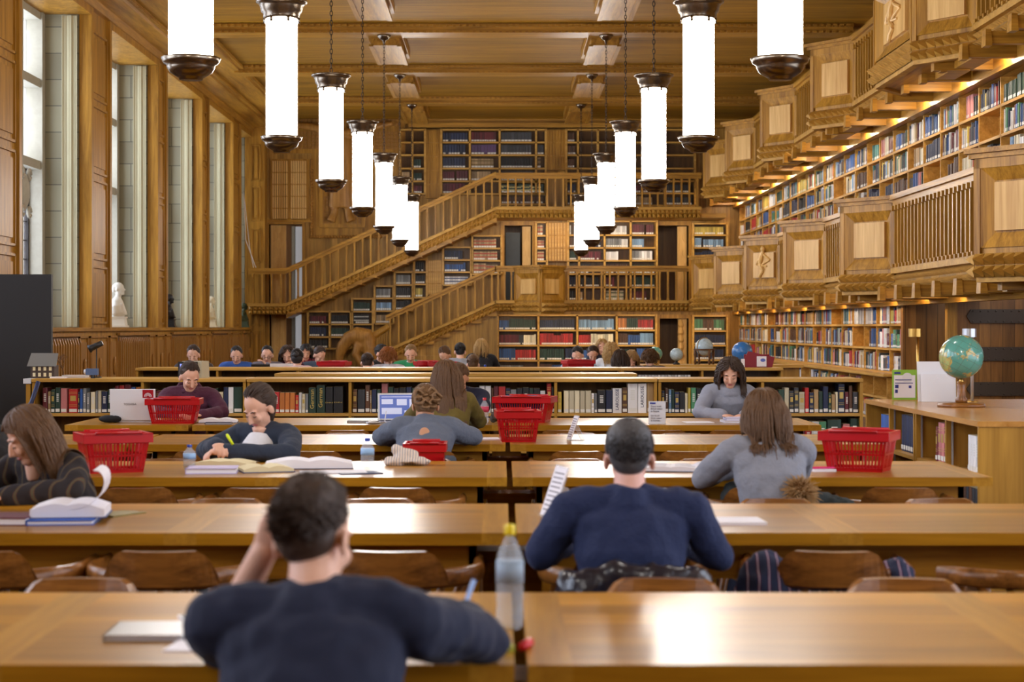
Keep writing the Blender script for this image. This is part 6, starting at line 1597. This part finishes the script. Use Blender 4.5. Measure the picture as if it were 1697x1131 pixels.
# 1 the man at the nearest table
def x1(t, H, S, NB, dr, hp, MH):
    g = MB(); g.tube([NB + Vector((.066 * math.cos(a * PI / 8), .06 * math.sin(a * PI / 8) - .005, .005 + .012 * math.sin(a * PI / 8 + PI))) for a in range(17)], [.012] * 17, 6); build('collar', g, NAVYSH, t, smooth=True)
person('man in a dark navy shirt writing at the nearest table, head propped on his hand', -.37, 3.62, 0, lean=18, pitch=18, hyaw=-24, roll=-4, sh=.2, hip=.45, sleeveL=.5, sx=-.04,
       el=(-.26, .42, .80), hl=(-.14, .30, 1.02), er=(.33, .44, .80), hr=(.27, .66, .81), top=NAVYSH, hair=('short', 'darkbrown', .04), vs=.008, curlL=.5, curlR=.8, extras=x1, wr=.03)
g = MB().tube([(0, 0, 0), (.0, .012, .05), (0, .03, .13)], [.003, .006, .006], 10); o = build('pen', g, plain('pale_blue_pen', lin(150, 180, 230), .3), smooth=True, loc=(-.11, 4.4, .76), rot=(0, .35, 0)); tag(o, 'pale blue pen held upright by the foreground man', 'pen')
# 2
person('grey-black haired man in a navy sweater at the second table, seen from behind', PX(1039, 6.25), 6.03, 0, lean=9, pitch=12, hyaw=-3, sh=.205, hip=.425, el=(-.30, .10, .73), hl=(-.14, .46, .78), er=(.30, .10, .73), hr=(.12, .48, .78),
       top=NAVYSW, hair=('short', 'grey', .02), vs=.009, skin=2)
# 3
CARD = stripes('dark_striped_cardigan', [lin(40, 34, 36), lin(96, 66, 44), lin(70, 80, 60)], 7)
person('woman in a dark striped cardigan, long brown hair, bent over notes at the picture edge', PX(128, 8.1), 8.16, math.radians(150), lean=28, pitch=30, hyaw=-30, el=(-.26, .34, .8), hl=(-.1, .56, .785), er=(.26, .34, .8), hr=(.05, .56, .785),
       top=CARD, hair=('long', 'brown', .3), vs=.009, female=True, openneck=True, hip=.47, sh=.18)
# 4
NC = cloth('navy_cardigan', (38, 48, 66)); WT = cloth('white_lace_top', (226, 224, 226), .2)
person('woman in a navy cardigan over a white top highlighting a book at the third table', PX(452, 10.5), 10.5, math.radians(158), lean=12, pitch=34, hyaw=-14, el=(-.28, .3, .79), hl=(.02, .5, .81), er=(.3, .24, .79), hr=(.09, .47, .84),
       top=NC, inner=WT, openneck=True, hair=('ponytail', 'darkbrown', .2), vs=.009, female=True, hip=.42, sh=.18, curlL=.9, curlR=.9)
o = build('highlighter', MB().tube([(0, 0, 0), (-.03, 0, .05), (-.035, 0, .06)], [.008, .009, .005], 10), plain('neon_yellow', lin(220, 240, 40), .4, ), smooth=True, loc=(PX(386, 10.03), 10.03, .85)); tag(o, 'neon yellow highlighter in the hand of the navy cardigan woman', 'highlighter')
# 5
MH_ = cloth('maroon_hoodie', (74, 28, 52))
def x5(t, H, S, NB, dr, hp, MH):
    g = MB(); g.tube([S + Vector((-.1, -.04, .03)), NB + Vector((-.07, -.07, .03)), NB + Vector((0, -.085, .035)), NB + Vector((.07, -.07, .03)), S + Vector((.1, -.04, .03)), S + Vector((.05, .07, .03)), S + Vector((-.05, .07, .03))], [.03, .034, .036, .034, .03, .02, .02], 10); build('hood', g, MH_, t, smooth=True)
person('young man in a maroon hoodie reading behind the white laptop and basket', PX(312, 15.4), 15.42, math.radians(192), lean=18, pitch=30, hyaw=14, top=MH_, hair=('short', 'darkbrown', .035), vs=.010, hip=.48, extras=x5)
# 6
GS = cloth('grey_blue_sweater', (98, 106, 122), .6, 55)
person('student in a grey-blue sweater with a round opening at the back, slumped over', PX(706, 11.2), 11.18, 0, lean=30, pitch=35, hyaw=10, el=(-.3, .34, .8), hl=(-.1, .58, .785), er=(.29, .34, .8), hr=(.12, .6, .785),
       top=GS, hair=('updo', 'lightbrown', .16), vs=.009, female=True, hip=.46, sh=.19, back_keyhole=True, skin=1, sx=-.03)
# 7
OL = cloth('olive_top', (104, 88, 30), .3)
person('woman with very long straight brown hair and olive top, fifth table, from behind', PX(742, 13.4), 13.36, .12, lean=14, pitch=16, hyaw=14, top=OL, hair=('long', 'brown', .42), vs=.010, female=True, hip=.5, sh=.17)
# 8
NT = cloth('dark_navy_tee', (24, 28, 52))
person('man in a dark navy t-shirt half hidden behind the long straight hair', PX(762, 15.4), 15.36, PI, lean=24, pitch=44, hyaw=10, top=NT, sleeve=.2, hair=('short', 'brown', .04), vs=.010, skin=1, er=(.22, .36, .79), el=(-.2, .35, .79), hip=.5)
# 9
GC = cloth('soft_grey_cardigan', (140, 144, 158)); DT = cloth('dark_grey_tee', (70, 74, 74))
person('woman with long curly brown hair and grey cardigan reading, facing the camera', PX(1205, 15.4), 15.4, PI, lean=16, pitch=26, hyaw=-6, top=GC, hair=('curly', 'darkbrown', .34), vs=.010, female=True, hip=.5, sh=.18)
# 10
GH = cloth('heather_grey_sweatshirt', (134, 136, 146), .4, 60)
def x10(t, H, S, NB, dr, hp, MH):
    g = MB(); g.tube([NB + Vector((.062 * math.cos(a * PI / 8), .05 * math.sin(a * PI / 8) - .012, .0)) for a in range(17)], .014, 6); build('collar', g, WT, t, smooth=True)
person('woman in a heather grey sweatshirt with a white collar at the third table, from behind', PX(1283, 8.6), 8.55, .1, lean=20, pitch=22, hyaw=6, el=(-.29, .28, .77), hl=(-.12, .5, .785), er=(.2, .34, .79), hr=(.06, .56, .785),
       top=GH, hair=('long', 'brown', .2), vs=.009, female=True, hip=.47, sh=.185, extras=x10)
# 11 edge
BJ = cloth('black_jacket', (26, 26, 30))
person('dark haired person in black barely showing at the picture edge, beyond the cardigan woman', PX(-12, 10.5), 10.55, PI - .4, lean=26, pitch=40, top=BJ, hair=('short', 'black', .04), vs=.012, hip=.46)
# far readers
def far(px, y, yaw, label, col, hair, lean=16, pitch=25, **kw):
    kw.setdefault('vs', .0135)
    return person(label, PX(px, y), y + (.3 if abs(yaw) > 1.6 else -.3), yaw, lean, pitch, top=cloth('far_%d' % px, col, .2), hair=hair, **kw)
far(390, 25.0, PI, 'boy in a bright blue sweater looking down, near the slatted radiators', (44, 84, 160), ('short', 'black', .035))
far(441, 25.0, PI, 'man with black hair and glasses, hand at his mouth, behind a black laptop', (110, 106, 116), ('short', 'black', .04), pitch=16, hl=(-.02, .36, .98), el=(-.2, .34, .8), glasses=True)
far(475, 25.1, PI, 'young woman with long wavy brown hair leaning on her hand behind a white laptop', (70, 26, 56), ('curly', 'darkbrown', .28), female=True, hr=(.02, .38, .96), er=(.2, .34, .8))
far(494, 23.4, 0, 'woman in a pale pink top with dark hair tied low, seen from behind', (226, 196, 198), ('bun', 'black', .16), female=True, hip=.48)
far(506, 27.8, PI, 'long dark haired woman in maroon half hidden by the tied hair', (110, 24, 40), ('long', 'black', .3), female=True)
far(521, 25.2, PI + .3, 'broad man in a slate blue t-shirt bending over the far table', (62, 78, 98), ('short', 'darkbrown', .025), pitch=38, sleeve=.2, hyaw=20)
far(318, 23.4, PI, 'dark haired person behind the small lit monitor', (60, 50, 50), ('short', 'darkbrown', .05), hip=.53)
far(609, 23.4, 0, 'short haired brown head bent low, seen from behind, left of the curly red hair', (170, 150, 140), ('short', 'darkbrown', .03), hip=.46, lean=24)
far(620, 25.1, PI + .5, 'young man in a black t-shirt with brushed-up dark hair, looking sideways', (24, 24, 30), ('short', 'black', .035), hyaw=30, sleeve=.2, hip=.52)
far(644, 23.5, 0, 'person with big curly ginger hair and a pale patterned top, from behind', (190, 186, 192), ('curly', 'ginger', .1), female=True, hip=.5)
def xr(t, H, S, NB, dr, hp, MH):
    g = MB(); q = hp + dr * .3; g.tube([hp + dr * .22, hp + dr * .32], [(.185, .142), (.2, .142)], 18, side=(1, 0, 0)); build('white_band', g, WHITEP, t, smooth=True)
    g = MB(); g.tube([hp + dr * .05, hp + dr * .22], [(.185, .142), (.18, .14)], 18, side=(1, 0, 0)); build('navy_band', g, NT, t, smooth=True)
    g = MB(); g.tube([NB + Vector((.066 * math.cos(a * PI / 8), .06 * math.sin(a * PI / 8), .0)) for a in range(17)], .014, 6); build('collar', g, WHITEP, t, smooth=True)
far(680, 25.0, PI, 'blond boy in a green, white and navy rugby shirt reading', (40, 140, 90), ('short', 'dkblond', .04), pitch=28, extras=xr, hip=.52)
far(744, 25.2, PI - .3, 'person in olive green with a brown plait behind the red basket', (96, 100, 76), ('bun', 'brown', .16), female=True, pitch=46)
far(763, 26.1, 0, 'short black haired man in a grey t-shirt, seen from behind', (150, 154, 164), ('short', 'black', .035), hip=.52, lean=10)
far(784, 23.4, 0, 'low bent brown head between the grey t-shirt and the blond woman', (60, 60, 66), ('short', 'brown', .03), hip=.44, lean=24)
far(798, 29.0, 0, 'blond woman in a black top with straight hair, upright, from behind', (24, 26, 34), ('long', 'blond', .2), female=True, hip=.55, lean=6, sleeve=.2)
far(965, 25.1, PI - .3, 'dark haired man in a pale grey-blue sweater writing before the navy volumes', (150, 160, 178), ('short', 'black', .03), pitch=36)
far(983, 27.9, PI, 'dark haired girl bent low between the grey-blue man and the tall blond one', (40, 30, 50), ('updo', 'darkbrown', .12), female=True, pitch=42, hip=.48)
far(999, 27.8, PI, 'tall blond woman in dark clothes facing the camera', (34, 40, 60), ('long', 'blond', .2), female=True, pitch=8, lean=6, hip=.55)
far(1012, 26.1, 0, 'woman with wavy blond hair over a pale top, seen from behind', (206, 208, 214), ('curly', 'blond', .26), female=True, hip=.54)
far(1027, 23.4, 0, 'dark brown long haired head beside the wavy blond one', (90, 84, 90), ('long', 'darkbrown', .2), female=True, hip=.47)
far(1047, 24.9, PI, 'blond girl with hair falling over her face, bent right down', (200, 190, 190), ('long', 'dkblond', .25), female=True, pitch=50, hip=.45)
far(1076, 23.4, 0, 'round brown curly head nearest the small green globe', (80, 66, 60), ('curly', 'brown', .08), female=True, hip=.48)
laptop(PX(440, 24.5), 24.5, .75, PI, .38, BLACK, 'black laptop lid in front of the man with glasses', h=.24, open_=1.7)
laptop(PX(470, 24.45), 24.45, .75, PI, .36, WHITEP, 'pale laptop lid before the wavy haired young woman', h=.25, open_=1.7)

# ------------------------------------------------------------------ finish the book mass
HEAP.finish('shelved_books', 'mass of books filling the built-in shelves of the end wall and the gallery wall')

# ------------------------------------------------------------------ light
w = bpy.data.worlds.new('daylight'); SC.world = w; w.use_nodes = True; nt = w.node_tree; bg = nt.nodes['Background']
bg.inputs['Color'].default_value = (.80, .86, 1.0, 1); bg.inputs['Strength'].default_value = WORLD
def area(name, loc, rot, sx_, sy_, power, col):
    l = bpy.data.lights.new(name, 'AREA'); l.shape = 'RECTANGLE'; l.size = sx_; l.size_y = sy_; l.energy = power; l.color = col
    o = bpy.data.objects.new(name, l); COL.objects.link(o); o.location = loc; o.rotation_euler = rot; return o
# strip lamps tucked under the gallery floors and balconies
for i in range(6):
    y = 22 + 4.5 * i
    pass
def bulb(loc, power, col=(1, .80, .54)):
    l = bpy.data.lights.new('shelf_lamp', 'POINT'); l.energy = power; l.color = col; l.shadow_soft_size = .04
    o = bpy.data.objects.new('shelf_lamp', l); COL.objects.link(o); o.location = loc
for i in range(13):
    y = 21.9 + 2.08 * i
    if y > 23.5: bulb((5.85, y, LOWG - .1), UNDER)
    bulb((5.98, y, UPG - .1), UNDER * 1.3)
for x0, x1, z in ((-.0, 5.2, zb), (0, 5.4, zb2)):
    area('balcony_lamp', ((x0 + x1) / 2, SY + .35, z - .05), (math.radians(25), 0, 0), x1 - x0, .05, UNDER * 2.2, (1, .80, .55))
# daylight through the tall windows
for i, (y0, y1) in enumerate(WIN):
    area('window_daylight', (XW - .4, (y0 + y1) / 2, 4.0), (0, math.radians(-90 + 8), 0), 4.8, 3.8, DAY, (.86, .92, 1.0))

# ------------------------------------------------------------------ camera
cam = bpy.data.cameras.new('camera'); co = bpy.data.objects.new('camera', cam); COL.objects.link(co); SC.camera = co
co.location = (0, 0, EYE); co.rotation_euler = (PI / 2, 0, 0)
cam.sensor_width = 36; cam.sensor_fit = 'HORIZONTAL'; cam.lens = F / 1697 * 36
cam.shift_x = (848.5 - 830) / 1697; cam.shift_y = -(565.5 - 543) / 1697
cam.clip_start = .1; cam.clip_end = 200
cam.dof.use_dof = True; cam.dof.focus_distance = 17.0; cam.dof.aperture_fstop = 63.6 / 17.0
SC.view_settings.view_transform = 'Standard'; SC.view_settings.look = 'None'; SC.view_settings.gamma = 1.0; SC.view_settings.exposure = EXPO
SC.view_settings.use_curve_mapping = False
SC.cycles.use_denoising = True; SC.cycles.max_bounces = 6; SC.cycles.diffuse_bounces = 4; SC.cycles.glossy_bounces = 3; SC.cycles.transparent_max_bounces = 12
SC.cycles.caustics_reflective = False; SC.cycles.caustics_refractive = False; SC.cycles.sample_clamp_indirect = 6.0
